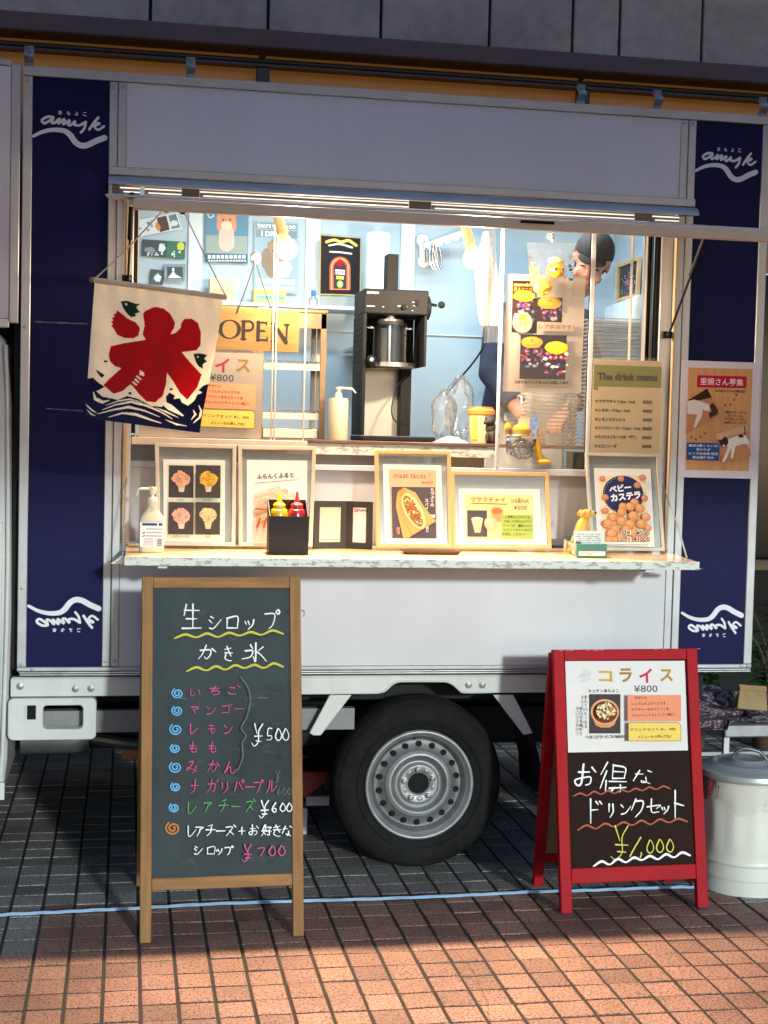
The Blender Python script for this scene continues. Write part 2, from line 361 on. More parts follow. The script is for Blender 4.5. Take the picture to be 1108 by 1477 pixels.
# ================================================================ the setting
def ground_mat(name, tiles):
    m=bpy.data.materials.new(name); m.use_nodes=True; t=m.node_tree; N=t.nodes; L=t.links; b=N['Principled BSDF']
    geo=N.new('ShaderNodeNewGeometry'); tc=N.new('ShaderNodeTexCoord')
    nz=N.new('ShaderNodeTexNoise'); nz.inputs['Scale'].default_value=140; nz.inputs['Detail'].default_value=3; nz.inputs['Roughness'].default_value=0.7
    L.new(tc.outputs['Object'],nz.inputs['Vector'])
    big=N.new('ShaderNodeTexNoise'); big.inputs['Scale'].default_value=2.2; big.inputs['Detail'].default_value=5; L.new(tc.outputs['Object'],big.inputs['Vector'])
    if tiles:
        sx=N.new('ShaderNodeSeparateXYZ'); L.new(geo.outputs['Position'],sx.inputs[0])
        at_=N.new('ShaderNodeAttribute'); at_.attribute_name='band'
        red=N.new('ShaderNodeValToRGB'); red.color_ramp.elements[0].color=(0.24,0.135,0.105,1); red.color_ramp.elements[1].color=(0.40,0.225,0.17,1)
        e=red.color_ramp.elements.new(0.5); e.color=(0.33,0.185,0.14,1)
        L.new(geo.outputs['Random Per Island'],red.inputs[0])
        gry=N.new('ShaderNodeValToRGB'); gry.color_ramp.elements[0].color=(0.24,0.225,0.205,1); gry.color_ramp.elements[1].color=(0.38,0.355,0.33,1)
        L.new(geo.outputs['Random Per Island'],gry.inputs[0])
        mx=N.new('ShaderNodeMix'); mx.data_type='RGBA'; L.new(at_.outputs['Fac'],mx.inputs[0]); L.new(red.outputs[0],mx.inputs[6]); L.new(gry.outputs[0],mx.inputs[7])
        # dark pits of the rough tile face
        pit=N.new('ShaderNodeMapRange'); pit.inputs[1].default_value=0.41; pit.inputs[2].default_value=0.53; pit.inputs[3].default_value=0.30; pit.inputs[4].default_value=1
        L.new(nz.outputs['Fac'],pit.inputs[0])
        dirt=N.new('ShaderNodeMapRange'); dirt.inputs[1].default_value=0.3; dirt.inputs[2].default_value=0.7; dirt.inputs[3].default_value=0.6; dirt.inputs[4].default_value=1.1
        L.new(big.outputs['Fac'],dirt.inputs[0])
        mu=N.new('ShaderNodeMath'); mu.operation='MULTIPLY'; L.new(pit.outputs[0],mu.inputs[0]); L.new(dirt.outputs[0],mu.inputs[1])
        m2=N.new('ShaderNodeMix'); m2.data_type='RGBA'; m2.blend_type='MULTIPLY'; m2.inputs[0].default_value=1; L.new(mx.outputs[2],m2.inputs[6]); L.new(mu.outputs[0],m2.inputs[7])
        L.new(m2.outputs[2],b.inputs['Base Color']); b.inputs['Roughness'].default_value=0.62; b.inputs['Specular IOR Level'].default_value=0.35
    else:
        r=N.new('ShaderNodeValToRGB'); r.color_ramp.elements[0].color=(0.010,0.009,0.007,1); r.color_ramp.elements[1].color=(0.030,0.025,0.020,1); L.new(nz.outputs['Fac'],r.inputs[0])
        L.new(r.outputs[0],b.inputs['Base Color']); b.inputs['Roughness'].default_value=0.9
    bp=N.new('ShaderNodeBump'); bp.inputs['Strength'].default_value=0.35; bp.inputs['Distance'].default_value=0.002; L.new(nz.outputs['Fac'],bp.inputs['Height']); L.new(bp.outputs[0],b.inputs['Normal'])
    return m
g=MB(ground_mat('grout_ground',False)); g.add([(-60,-60,-0.0032),(60,-60,-0.0032),(60,60,-0.0032),(-60,60,-0.0032)],[(0,1,2,3)])
tag(g.build('ground'),kind='structure')
pv=MB(ground_mat('paving_tiles',True)); band=[]
TXW,TYL=0.1,0.1058
for j in range(-17,42):
    for i in range(-19,52):
        x0=-0.2435+i*TXW+0.0050; x1=x0+TXW-0.0100; y1=-0.4365-TYL*5+j*TYL; y0=y1-TYL+0.0082
        x1-=0; h=0.0015*random.uniform(-1,1); tx=random.uniform(-.0008,.0008); ty=random.uniform(-.0008,.0008); e=0.0022
        q=[(x0,y0),(x1,y0),(x1,y1),(x0,y1)]; qi=[(x0+e,y0+e),(x1-e,y0+e),(x1-e,y1-e),(x0+e,y1-e)]
        z=lambda p: h+tx*(1 if p[0]>(x0+x1)/2 else -1)+ty*(1 if p[1]>(y0+y1)/2 else -1)
        pv.add([(p[0],p[1],-0.0075) for p in q]+[(p[0],p[1],z(p)-0.0012) for p in q]+[(p[0],p[1],z(p)) for p in qi],
               [(8,9,10,11)]+[(4+k,4+(k+1)%4,8+(k+1)%4,8+k) for k in range(4)]+[(k,(k+1)%4,4+(k+1)%4,4+k) for k in range(4)])
        gr = 1.0 if (y0>-0.245 or (x0<-0.32 and y0>-0.68) or (x0>2.02 and y0>-0.52)) else 0.0
        band += [gr]*9
po=pv.build('pavement',smooth=False); tag(po,kind='structure')
a_=po.data.attributes.new('band','FLOAT','FACE'); a_.data.foreach_set('value',band)

cr=MB(M('crack',(16,13,11),.95))
def crack(pts,wd):
    P=catmull([atz(x,y,.0012) for x,y in pts],4); P=[p+Vector((.002*mnoise.noise(Vector((i*.7,1,2))),.002*mnoise.noise(Vector((i*.9,5,2))),0)) for i,p in enumerate(P)]
    n=len(P); up=[];dn=[]
    for i,p in enumerate(P):
        d=(P[min(i+1,n-1)]-P[max(i-1,0)]).normalized(); q=Vector((-d.y,d.x,0))*wd*(.4+.8*abs(mnoise.noise(Vector((i*.5,3,1))))); up.append(p+q); dn.append(p-q)
    cr.add(up+dn,[(i,n+i,n+i+1,i+1) for i in range(n-1)])
crack([(637,1342),(641,1355),(652,1366),(660,1376),(672,1388),(682,1400),(688,1412),(694,1425),(699,1438),(705,1447)],.0011)
crack([(705,1447),(704,1458),(706,1470)],.0009); crack([(637,1342),(636,1330),(640,1322)],.0008)
tag(cr.build('pavement_crack',smooth=False),kind='structure')

# dark building behind the truck: concrete panels, brown eaves beam, orange wall band with painted glow
CONC=M('grey_concrete',(196,164,140),0.85,var=0.12,scale=14,var2=0.35,scale2=1.6,bump=0.2,bscale=60)
BEAM=M('brown_beam',(108,70,60),0.6,var=0.12,scale=20,var2=0.15)
DARKW=M('dark_glass_front',(20,22,22),0.18,var=0.2,scale=2)
BRN=M('brown_trim',(70,46,30),0.4,var=0.15)
ORANGE=M('orange_wall_glow',(196,120,48),0.5,var=0.05,scale=1.2,emit=0.05,ecol=(1.0,0.42,0.09))  # warm lamp light on the wall, put into the material as faint glow
bd=thing('shop_building','dark shop building behind the truck with grey concrete panels and a brown eaves beam','building',(1.2,3.4,0))
b=MB(CONC)
seams=[-6,-3.6,-1.9]+[at(x,20,3.0).x for x in (217,387,550,707,827,895,1014)]+[4.2,5.2,6.4,8]
for x0,x1 in zip(seams,seams[1:]): b.box(x0+.008,x1-.008,3.0,3.2,3.70,6.2)
b.m(DARKU).box(-6,8,3.03,3.18,3.70,6.19)
b.build('concrete_panels',bd,bevel=0.004)
b=MB(BEAM); b.box(-6.05,8.05,2.965,3.25,3.602,3.705); b.build('eaves_beam',bd,bevel=0.012)
b=MB(BRN); b.tube([(-6,3.06,3.556),(8,3.06,3.556)],0.015,seg=14); b.box(-6,8,3.05,3.2,3.528,3.541); b.build('gutter_pipe',bd)
xs=[-6,-3.2]+[at(x,100,3.1).x for x in (379,841)]+[4.6,6.2,8]
for x0,x1 in zip(xs,xs[1:]):
    b=MB(ORANGE); b.box(x0+.02,x1-.02,3.12,3.16,2.55,3.601); b.build('wall_glow_panel',bd)
for x in xs[1:-1]:
    b=MB(BRN); b.box(x-.035,x+.035,3.06,3.2,0,3.527); b.build('post',bd,bevel=0.006)
b=MB(DARKW); b.box(-6,8,3.2,3.3,0,2.548); b.build('shop_window',bd)
PLANK=M('pale_plank',(150,128,92),0.6,var=0.2,scale=20,stretch=(.1,1,1))
b=MB(PLANK); b.box(2.7,5.0,3.0,3.08,0.80,0.86); b.build('window_plank',bd,bevel=0.004)
b=MB(M('greenish_lamp',(190,225,210),0.4,emit=0.9,ecol=(0.6,0.95,0.8))); b.box(3.02,3.32,2.96,2.99,2.12,2.26); b.build('lit_shop_sign',bd,bevel=0.02)

# unseen canopy added behind the viewer to cut the low light off above the counter
op=thing('canopy_blocker','unseen canopy added behind the viewer to block the low light','canopy',(1,-7.5,0)); op['kind']='structure'
b=MB(CONC); b.box(-12,14,-7.2,-7.05,2.885,6.5); b.box(-12,14,-7.9,-7.205,6.3,6.5); b.build('blocker_fascia',op)
for x in (-11.5,13.5):
    b=MB(STEEL); b.tube([(x,-7.12,0),(x,-7.12,2.885)],0.05); b.build('blocker_post',op)

# leafy plants in the dark behind the truck
def leaf(b,p,d,up,L_,w_):
    d=Vector(d).normalized(); s=d.cross(Vector(up)).normalized(); p=Vector(p); n=s.cross(d)
    q=[p,p+d*L_*.35+s*w_*.5,p+d*L_*.7+s*w_*.42-n*L_*.06,p+d*L_-n*L_*.16,p+d*L_*.7-s*w_*.42-n*L_*.06,p+d*L_*.35-s*w_*.5]
    b.add(q,[(0,1,2,5),(5,2,3,4)])
LEAF=M('dark_leaf',(50,92,38),0.5,var=0.45,scale=9,transl=0.3)
STEM=M('plant_stem',(70,60,40),0.8); POT=M('clay_pot',(96,70,56),0.8,var=0.2,bump=0.1)
def plant(x,y,h,n,label):
    t=thing('potted_plant',label,'plant',(x,y,0),'plants in the dark behind the truck')
    b=MB(POT); b.lathe([(0.09,0),(0.12,0.2),(0.13,0.2),(0.13,0.23),(0.115,0.23),(0.11,0.19),(0,0.19)],(x,y,0),seg=20); b.build('pot',t)
    b=MB(STEM); f=MB(LEAF)
    for k in range(7):
        a=random.uniform(0,6.28); top=Vector((x+.2*math.cos(a),y+.2*math.sin(a),h*random.uniform(.7,1))); base=Vector((x,y,.19))
        mid=(base+top)/2+Vector((-.04*math.cos(a),-.04*math.sin(a),.05)); b.tube(catmull([base,mid,top],4),0.006,seg=5)
        for q in range(n):
            s=random.uniform(.25,1); p=base.lerp(top,s); an=random.uniform(0,6.28)
            leaf(f,p,(math.cos(an),math.sin(an),random.uniform(-.2,.6)),(0,0,1),random.uniform(.07,.14),random.uniform(.03,.05))
    b.build('stem',t); f.build('foliage',t,smooth=False)
plant(2.72,1.75,0.62,26,'low dark leafy bush half hidden behind the silver bench')
plant(3.25,1.9,0.75,30,'taller leafy bush at the right edge beyond the white bin')
plant(2.2,2.3,0.8,24,'dim leafy bush seen under the right end of the truck')

# ================================================================ the food truck
tr=thing('food_truck','white and navy food truck with its serving hatch propped open above a fold-down counter','food truck',(0.95,0.8,0))
S_=tr
XL,XR,ZB,ZT,DEP=-0.349,2.249,0.707,2.703,1.62
# frame of aluminium angle, set proud of the panels (front face y = 0)
b=MB(ALU)
b.box(-0.349,-0.319,-.002,.03,.735,2.672)
b.box(-0.0725,-0.046,0,.03,.7355,2.6715); b.box(-0.0445,-0.0175,-.0015,.03,.7355,2.6715)
b.box(1.9095,1.937,0,.03,.7355,2.6715); b.box(1.9385,1.9665,-.0015,.03,.7355,2.6715)
b.box(2.2175,2.249,-.002,.03,.735,2.672)
b.box(-0.349,2.249,-.004,.04,2.6725,2.703)
b.box(-0.349,2.249,-.003,.04,.7205,.7345)
b.build('body_frame',S_,bevel=0.0025)
b=MB(ALU2); b.box(-0.34,2.244,-.010,.03,.7075,.7125); b.box(-0.34,2.244,-.006,.03,.714,.719); b.build('bottom_lip',S_,bevel=0.001)
b=MB(STEEL)
for x,z in ((-.335,2.655),(-.06,2.655),(-.03,2.655),(1.922,2.66),(1.952,2.66),(2.233,2.652),(-.335,.745),(-.30,.728),(-.06,.755),(-.03,.755),(1.922,.76),(1.952,.76),(2.21,.728),(2.236,.728),(-.335,1.0),(-.335,1.86)):
    b.lathe([(0.0065,0.0),(0.006,-0.0025),(0,-0.0032)],(x,-.004,z),axis='Y',seg=12,cap=False)
b.build('rivets',S_)
b=MB(NAVY); b.box(-0.3185,-0.073,.004,.03,.735,2.672)
p=b.build('navy_panel',S_)
SCR=M('scratched_vinyl',(92,88,92),0.7,var=0.4,scale=80)
b=MB(SCR)
def scratch(b,x0,y0,x1,y1,wd):
    n=14; up=[];dn=[]
    for i in range(n+1):
        t=i/n; q=at(x0+(x1-x0)*t,y0+(y1-y0)*t,.003); hh=wd*(0.3+0.7*abs(mnoise.noise(Vector((t*9,x0,y0)))))
        up.append((q.x,.0036,q.z+hh)); dn.append((q.x,.0036,q.z-hh))
    b.add(up+dn,[(i,n+1+i,n+2+i,i+1) for i in range(n)])
scratch(b,50,464,127,467,.0045); scratch(b,66,589,120,593,.0032)
b.build('tear_marks',p)
b=MB(NAVY); b.box(1.967,2.217,.004,.03,.735,2.672); p2=b.build('navy_panel',S_)
b=MB(WHITE); b.box(-0.0165,1.909,.003,.03,2.396,2.672); b.build('upper_panel',S_)
b=MB(WHITE); b.box(-0.0165,1.909,.003,.03,.735,1.112); b.build('lower_panel',S_)
# lettering of the truck: four vinyl marks, the lower two flipped as if mirrored
def logo(cx,cz,flip,label=None):
    s=Sheet((0,0),(1,0),(0,1),.0035); s.M=Matrix.Translation((0,0.0035,0)); s.off=0.0
    k=1/5.54/425.0; f=-1 if flip else 1
    def q(x,y): return Vector((cx+(x-570)*k, cz-f*(y-690)*k))
    def rb(pts,wd,taper=None): s._rib([q(*p) for p in pts],wd*k,VINYLW,True,taper)
    rb([(290,765),(360,728),(440,708),(520,711),(565,738),(605,790),(650,815),(700,808),(760,775),(828,745)],44,lambda t:0.5+0.5*min(1,t*2.2))
    for st,wd in (([(435,612),(395,612),(354,640),(372,662),(412,640),(438,614),(428,655),(455,650),(486,620),(474,658),(522,622),(512,662),(562,628),(550,660),(572,664),(604,632),(598,658),(636,662),(684,634)],20),
                  ([(684,634),(674,680),(648,716)],19),([(778,594),(742,640),(712,688)],20),([(735,662),(770,638),(788,640),(752,664),(778,688),(822,658)],18)): rb(st,wd)
    s.mb.m(VINYLW)
    for i,ch in enumerate('あもよこ'):
        vs,fs,gw,gh=glyphs(ch,0.03); sc=30*k/max(gw,gh); o=q(490+i*62,574)
        s.mb.add([(o.x+vx*sc,-.0004,o.y+f*vy*sc) for vx,vy in vs],[ff if not flip else ff[::-1] for ff in fs])
    for i,vv in enumerate(s.mb.v): s.mb.v[i]=(vv[0],vv[1]+.0035,vv[2])
    pp=p if cx<1 else p2
    o=s.mb.build('truck_logo',pp,smooth=False)
    if flip: o['label']='white script logo flipped upside down'
a=at(102,185,0); logo(a.x,a.z,False); a=at(1049.5,236,0); logo(a.x,a.z,False)
a=at(94,888,0); logo(a.x,a.z,True); a=at(1029,897,0); logo(a.x,a.z,True)
# roof, ends, floor and inner skin
b=MB(CABW); b.box(-0.345,2.245,.045,DEP-.01,2.66,2.70); b.build('roof',S_,bevel=.004)
b=MB(INWALL)
b.box(-0.34,2.24,1.5,1.56,.76,2.64); b.box(-0.34,-0.30,.04,1.498,.76,2.64)
b.box(2.2,2.24,.04,1.498,.76,2.64)
b.build('inner_wall',S_)
b=MB(INWALL); b.box(-0.298,2.198,.05,1.498,2.625,2.65); b.build('ceiling',S_)
b=MB(CABW); b.box(-0.345,2.245,1.565,DEP,.71,2.655); b.box(-.347,-.342,.04,1.6,.71,2.655); b.box(2.242,2.247,.04,1.6,.71,2.655); b.build('outer_skin',S_)
b=MB(M('truck_floor',(90,92,92),0.6,var=0.2)); b.box(-0.34,2.24,.04,1.6,.70,.755); b.build('floor_pan',S_)
WSTRIP=M('wall_strip',(206,216,222),0.35,var=0.02)
each('wall_strip',S_,WSTRIP,[(at(a,400,1.49).x,at(c,400,1.49).x,1.488,1.4995,.76,2.62) for a,c in ((271,291),(440,462),(577,598))]+[(-.29,2.19,1.492,1.4995,1.99,1.996)],.002)
each('side_wall_trim',S_,WSTRIP,[(2.192,2.1995,.75,.80,2.0005,2.62),(2.185,2.1995,.2,1.45,1.985,2.0)])
# inside front: header over the window
b=MB(INWALL); b.box(-0.298,2.198,.034,.05,2.40,2.64); b.box(-.298,-.02,.034,.05,.76,2.399); b.box(1.912,2.198,.034,.05,.76,2.399); b.build('front_inner_skin',S_)
# hatch rail, curved hinge cover, glowing strips for the light leak, flap
b=MB(ALU); b.box(-0.072,1.968,-.012,.03,2.3665,2.3955); b.build('hatch_rail',S_,bevel=.003)
b=MB(ALU)
prof=[(-.004,2.366),(-.020,2.361),(-.034,2.350),(-.040,2.338),(-.040,2.333),(-.030,2.333),(-.024,2.345),(.0,2.352)]
vs=[(x,y,z) for x in (-.072,1.972) for y,z in prof]; n=len(prof)
b.add(vs,[(i,(i+1)%n,n+(i+1)%n,n+i) for i in range(n)]+[tuple(range(n))[::-1],tuple(range(n,2*n))]); b.build('hinge_cover',S_)
LEAKGLOW=M('hinge_leak_glow',(255,246,225),0.4,emit=.75,ecol=(1.0,0.90,0.74))  # no lamp: glow painted in for interior light leaking past the hinge
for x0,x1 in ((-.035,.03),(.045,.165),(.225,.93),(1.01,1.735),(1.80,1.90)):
    b=MB(LEAKGLOW); b.box(x0,x1,-.034,-.028,2.3215,2.3250); b.box(x0+.012,x1,-.034,-.028,2.3095,2.3122); b.m(M('leak_backing',(110,104,100),.6)).box(x0,x1,-.030,-.026,2.3045,2.330); b.build('light_leak_strip',S_)
each('hinge',S_,M('hinge_bronze',(92,80,74),0.4,0.6),[(x0,x1,-.035,-.026,2.305,2.331) for x0,x1 in ((-.06,-.036),(.166,.224),(.932,1.008),(1.737,1.80))],.001)
# flap: hinged at the rail, falling gently outwards
fl=MB(WHITE); y0,y1,z0,z1=-.036,-.85,2.282,2.163
fl.add([(-.068,y0,z0),(1.978,y0,z0),(1.978,y1,z1),(-.068,y1,z1),(-.068,y0,z0+.02),(1.978,y0,z0+.02),(1.978,y1,z1+.006),(-.068,y1,z1+.006)],
       [(0,1,2,3),(7,6,5,4),(0,4,5,1),(1,5,6,2),(2,6,7,3),(3,7,4,0)])
fo=fl.build('hatch_flap',S_,bevel=.002)
WARMTRIM=M('cream_trim',(214,196,180),0.45,var=0.05,scale=20)
b=MB(WARMTRIM); b.bar((.007,-.838,2.1475),(2.0,-.838,2.1475),.022,.030,up=(0,0,1)); b.build('flap_lip',fo,bevel=.002)
b=MB(BLACKM); b.bar((1.10,-.852,2.153),(1.20,-.852,2.153),.004,.008,up=(0,0,1)); b.build('flap_latch',fo)
for x in (.01,.65,1.3,1.9): b=MB(ALU); b.bar((x,-.06,2.267),(x,-.82,2.156),.03,.018,up=(0,0,1)); b.build('flap_rib',fo,bevel=.002)
# gas struts
def strut(bot,top,split):
    bot=Vector(bot);top=Vector(top); m_=bot.lerp(top,split)
    b=MB(STEEL).m(BLACKP); b.tube([bot,m_],.0042,seg=10); b.tube([m_,top],.0085,seg=12); b.ell(bot,(.012,.012,.012),10,8); b.ell(top,(.012,.012,.012),10,8)
    b.box(bot.x-.02,bot.x+.012,bot.y-.004,bot.y+.012,bot.z-.012,bot.z+.012)
    b.build('gas_strut',S_)
strut((1.887,-.006,1.914),(1.893,-.33,2.262),.55)
strut((-.004,-.006,2.03),(.004,-.30,2.255),.5)
# counter flap
CWOOD=M('varnished_counter',(222,186,134),0.3,var=0.12,scale=40,stretch=(0.06,1,1),coat=0.35,var2=0.12,scale2=5)
def ct(x,y): # counter top height
    return 1.1435+ y*0.018
b=MB(CWOOD); b.add([(0,.06,1.146),(1.905,.06,1.146),(1.88,-.36,1.137),(0,-.36,1.137),(0,.06,1.128),(1.905,.06,1.128),(1.88,-.36,1.119),(0,-.36,1.119)],
   [(3,2,1,0),(4,5,6,7),(0,1,5,4),(1,2,6,5),(2,3,7,6),(3,0,4,7)])
co=b.build('counter',S_,bevel=.002)
RUST=bpy.data.materials.new('flaking_paint_edge'); RUST.use_nodes=True
t=RUST.node_tree; N=t.nodes; L=t.links; bb=N['Principled BSDF']; tc=N.new('ShaderNodeTexCoord'); mp=N.new('ShaderNodeMapping'); mp.inputs['Scale'].default_value=(16,1,38); L.new(tc.outputs['Object'],mp.inputs[0])
nz=N.new('ShaderNodeTexNoise'); nz.inputs['Scale'].default_value=1.7; nz.inputs['Detail'].default_value=6; nz.inputs['Roughness'].default_value=.65; L.new(mp.outputs[0],nz.inputs['Vector'])
rp=N.new('ShaderNodeValToRGB'); rp.color_ramp.elements[0].position=.42; rp.color_ramp.elements[0].color=(.33,.32,.28,1); rp.color_ramp.elements[1].position=.49; rp.color_ramp.elements[1].color=(.62,.66,.62,1)
L.new(nz.outputs['Fac'],rp.inputs[0]); L.new(rp.outputs[0],bb.inputs['Base Color']); bb.inputs['Roughness'].default_value=.5
b=MB(RUST); b.box(-.003,1.883,-.366,-.3605,1.110,1.1375); b.build('counter_edge',co,bevel=.001)
each('counter_hinge',co,ALU,[(-.02,1.91,-.01,.02,1.105,1.126)],.001); each('counter_support',co,ALU,[(.1,.13,-.35,-.012,1.10,1.112),(1.7,1.73,-.35,-.012,1.10,1.112)],.001)
for sx,x in ((-1,-.004),(1,1.9)):
    b=MB(ALU2); b.prism([(x,1.104),(x+sx*.044,1.104),(x+sx*.006,1.131),(x,1.131)] if sx<0 else [(x-.02,1.101),(x+.046,1.103),(x-.02,1.114)],-.25,-.20)
    b.build('counter_bracket',co,bevel=.001)
def chain(pts,name='chain'):
    b=MB(STEEL); n=max(2,int(sum((Vector(q)-Vector(p_)).length for p_,q in zip(pts,pts[1:]))/.0065))
    P=[Vector(q) for q in pts]
    for i in range(n):
        t=i/(n-1)*(len(P)-1); k=min(int(t),len(P)-2); q=P[k].lerp(P[k+1],t-k); b.ell(q,(.0034,.0034,.0042),6,5)
    b.build(name,S_)
q0=at(184,690,-.01); chain([(q0.x,q0.y,q0.z),(q0.x-.004,-.07,1.34),(-.008,-.20,1.135)])
q0=at(956,700,-.01); chain([(q0.x,q0.y,q0.z),(1.905,-.10,1.25),(1.898,-.215,1.14)])
# window: jamb strips, sliding panes of clear acrylic with bright edges
each('window_jamb',S_,ALU,[(-.0165,.012,.01,.07,1.147,2.339),(1.865,1.9085,.03,.07,1.147,2.339),(-.016,1.908,.0305,.055,2.34,2.3655)],.002)
GOLDW=M('honey_jamb',(196,160,112),0.4,var=0.15,scale=50,stretch=(1,1,.05))
each('jamb_strip',S_,GOLDW,[(-.012,-.002,-.004,.009,1.15,2.36),(1.905,1.9093,-.005,.009,1.15,2.36)])
each('window_seal',S_,BLACKM,[(.0125,.026,.035,.065,1.52,2.335),(1.828,1.834,.072,.09,1.6,2.335),(1.838,1.843,.072,.09,1.6,2.335),(1.852,1.864,.04,.068,1.6,2.335)])
each('sash_frame',S_,ALU2,[(1.8155,1.827,.074,.09,1.5,2.335),(1.8435,1.851,.07,.09,1.5,2.335)])
PANE=glass('acrylic_pane',refl=0.7)
EDGE=M('acrylic_edge',(222,206,186),0.35,var=0.04,transl=0.3)
def pane(x0,x1,y,z0,z1,name='window_pane'):
    b=MB(PANE); b.add([(x0,y,z0),(x1,y,z0),(x1,y,z1),(x0,y,z1)],[(0,1,2,3)]); o=b.build(name,S_,smooth=False)
    each('pane_edge',o,EDGE,[(x0-.004,x0,y-.006,y+.006,z0,z1),(x1,x1+.004,y-.006,y+.006,z0,z1)]); return o
pane(.03,.484,.056,1.508,2.335); pane(.484+.014,.594,.045,1.508,2.335); pane(1.285,1.605,.042,1.43,2.335); pane(1.615,1.76,.056,1.43,2.335); pane(1.765,1.815,.05,1.43,2.335)
b=MB(WARMTRIM); b.box(.015,.61,.036,.07,1.482,1.5075); b.build('pane_track',S_,bevel=.002)
b=MB(WHITE); b.box(1.275,1.62,.034,.056,1.404,1.428); b.box(1.605,1.622,.033,.05,1.404,2.335); b.box(1.278,1.288,.033,.05,1.428,2.335); b.build('pane_track',S_,bevel=.002)
# worktop inside and its front
TOPD=M('dark_worktop_edge',(96,70,52),0.4,var=0.15)
b=MB(TOPD); b.box(-.29,2.19,.112,.72,1.500,1.512); b.build('worktop',S_,bevel=.002)
b=MB(RUST); b.box(.55,1.30,.116,.13,1.462,1.4985); b.build('worktop_trim',S_)
b=MB(WHITE); b.box(-.29,2.19,.135,.15,1.148,1.405); b.box(-.29,2.19,.122,.15,1.405,1.425); b.build('worktop_front',S_,bevel=.002)
b=MB(M('grey_shelf',(128,124,126),0.5,var=0.1)); b.box(-.29,1.04,.132,.15,1.426,1.461); b.box(-.29,.55,.131,.15,1.461,1.499); b.build('worktop_fascia',S_)
each('shelf_gap',S_,BLACKM,[(1.07,1.10,.14,.15,1.426,1.461),(1.125,1.14,.14,.15,1.426,1.461),(1.0,1.045,.128,.134,1.44,1.444)])
each('shelf_carton',S_,M('tan_box',(190,160,120),0.7),[(1.15,1.27,.17,.4,1.426,1.498),(1.65,1.85,.17,.4,1.426,1.49)])
# inside wall shelf
b=MB(WSTRIP); q=at(300,447,1.45); b.box(q.x-.1,at(520,428,1.45).x,1.33,1.487,2.075,2.09); b.build('wall_shelf',S_,bevel=.002)
# ceiling lamp and the two hanging bulbs' rail
CEIL=M('lit_ceiling_tube',(240,248,255),0.4,emit=6,ecol=(0.80,0.92,1.0))
b=MB(WHITE); b.box(.25,1.95,.84,.92,2.60,2.624); b.m(CEIL); b.box(.28,1.92,.85,.91,2.585,2.599); lampo=b.build('ceiling_lamp',S_)
al=bpy.data.lights.new('ceiling_light','AREA'); al.shape='RECTANGLE'; al.size=1.6; al.size_y=.08; al.energy=15.5; al.color=(.76,.93,1.0)
ao=bpy.data.objects.new('ceiling_light',al); COL.objects.link(ao); ao.location=(1.1,.88,2.58)
# roof hooks
for px in (42,275,838,948,1100):
    q=at(px,95 if px<60 else 108 if px<300 else 147 if px<900 else 158 if px<1000 else 168,.02); x=q.x
    b=MB(STEEL); b.surf(lambda s,t,x=x:(x-.015+.03*s, .012+.012*math.sin(t*9), 2.7035+t*.068),2,14)
    o=b.build('roof_hook',S_); md=o.modifiers.new('thick','SOLIDIFY'); md.thickness=.002
# ---- chassis
RAIL=CABW
b=MB(RAIL)
pA=[(547,1000),(556,997),(566,988),(575,984.5),(584,984),(637,984),(645,984.8),(654,989),(663,997),(671,1000)]
arch=[at(x,y,.015) for x,y in pA]; zb=.633
poly=[(-.37,.695),(-.37,zb),(arch[0].x,zb)]+[(q.x,max(zb,q.z)) for q in arch[1:-1]]+[(arch[-1].x,zb),(1.93,zb),(1.93,.695)]
b.prism(poly[::-1],.012,.034); b.box(-.365,1.925,.008,.036,.692,.699); b.build('bed_rail',S_,bevel=.003)
b=MB(RAIL); b.tube(catmull([(arch[0].x-.06,.012,zb+.004)]+[(q.x,.012,max(zb+.003,q.z+.004)) for q in arch]+[(arch[-1].x+.1,.012,zb+.004)],3),.004,seg=8); b.build('arch_bead',S_)
b=MB(STEEL)
for px,py in ((29,990),(109,993.5),(131.4,993),(676,988),(696,988)):
    q=at(px,py,.01); b.lathe([(.012,0),(.012,-.003),(.008,-.004),(.008,-.008),(0,-.010)],(q.x,.011,q.z),axis='Y',seg=14,cap=False)
b.build('rail_bolts',S_)
# corner housing with grab hole
def rr(x0,x1,z0,z1,r,n=5):
    out=[]
    for cx,cz,a0 in ((x1-r,z1-r,0),(x0+r,z1-r,90),(x0+r,z0+r,180),(x1-r,z0+r,270)):
        for i in range(n+1):
            a=R(a0+90*i/n); out.append((cx+r*math.cos(a),cz+r*math.sin(a)))
    return out
A=at(11,1068,.0); B=at(139.5,1006.5,.0); C_=at(62,1051.6,.0); D_=at(120,1017,.0)
b=MB(CABW)
b.ringprism(rr(A.x,B.x,A.z,B.z,.018)[::-1],rr(C_.x,D_.x,C_.z,D_.z,.014)[::-1],-.004,.05)
hs=b.build('corner_housing',S_,bevel=.004)
a0=at(38.8,1038,-.005); a1=at(52.3,1017,-.005)
b=MB(CABW); b.ringprism(rr(a0.x-.006,a1.x+.006,a0.z-.008,a1.z+.004,.005)[::-1],rr(a0.x,a1.x,a0.z,a1.z,.003)[::-1],-.010,-.0045); b.m(BLACKM); b.box(a0.x+.001,a1.x-.001,-.007,-.0045,a0.z+.001,a1.z-.001); b.build('housing_latch',hs)
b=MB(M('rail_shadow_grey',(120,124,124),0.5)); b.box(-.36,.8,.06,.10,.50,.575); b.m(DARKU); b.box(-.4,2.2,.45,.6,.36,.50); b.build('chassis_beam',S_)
def mudbracket(pts):
    b=MB(CABW); q=[at(x,y,.02) for x,y in pts]; b.prism([(v.x,v.z) for v in q],.014,.024); b.build('fender_bracket',S_,bevel=.003)
mudbracket([(475.5,1002),(446,1057),(452,1060.5),(462.5,1060.5),(507,1002)]); mudbracket([(711,1002),(755,1060),(768,1057),(740,1002)])
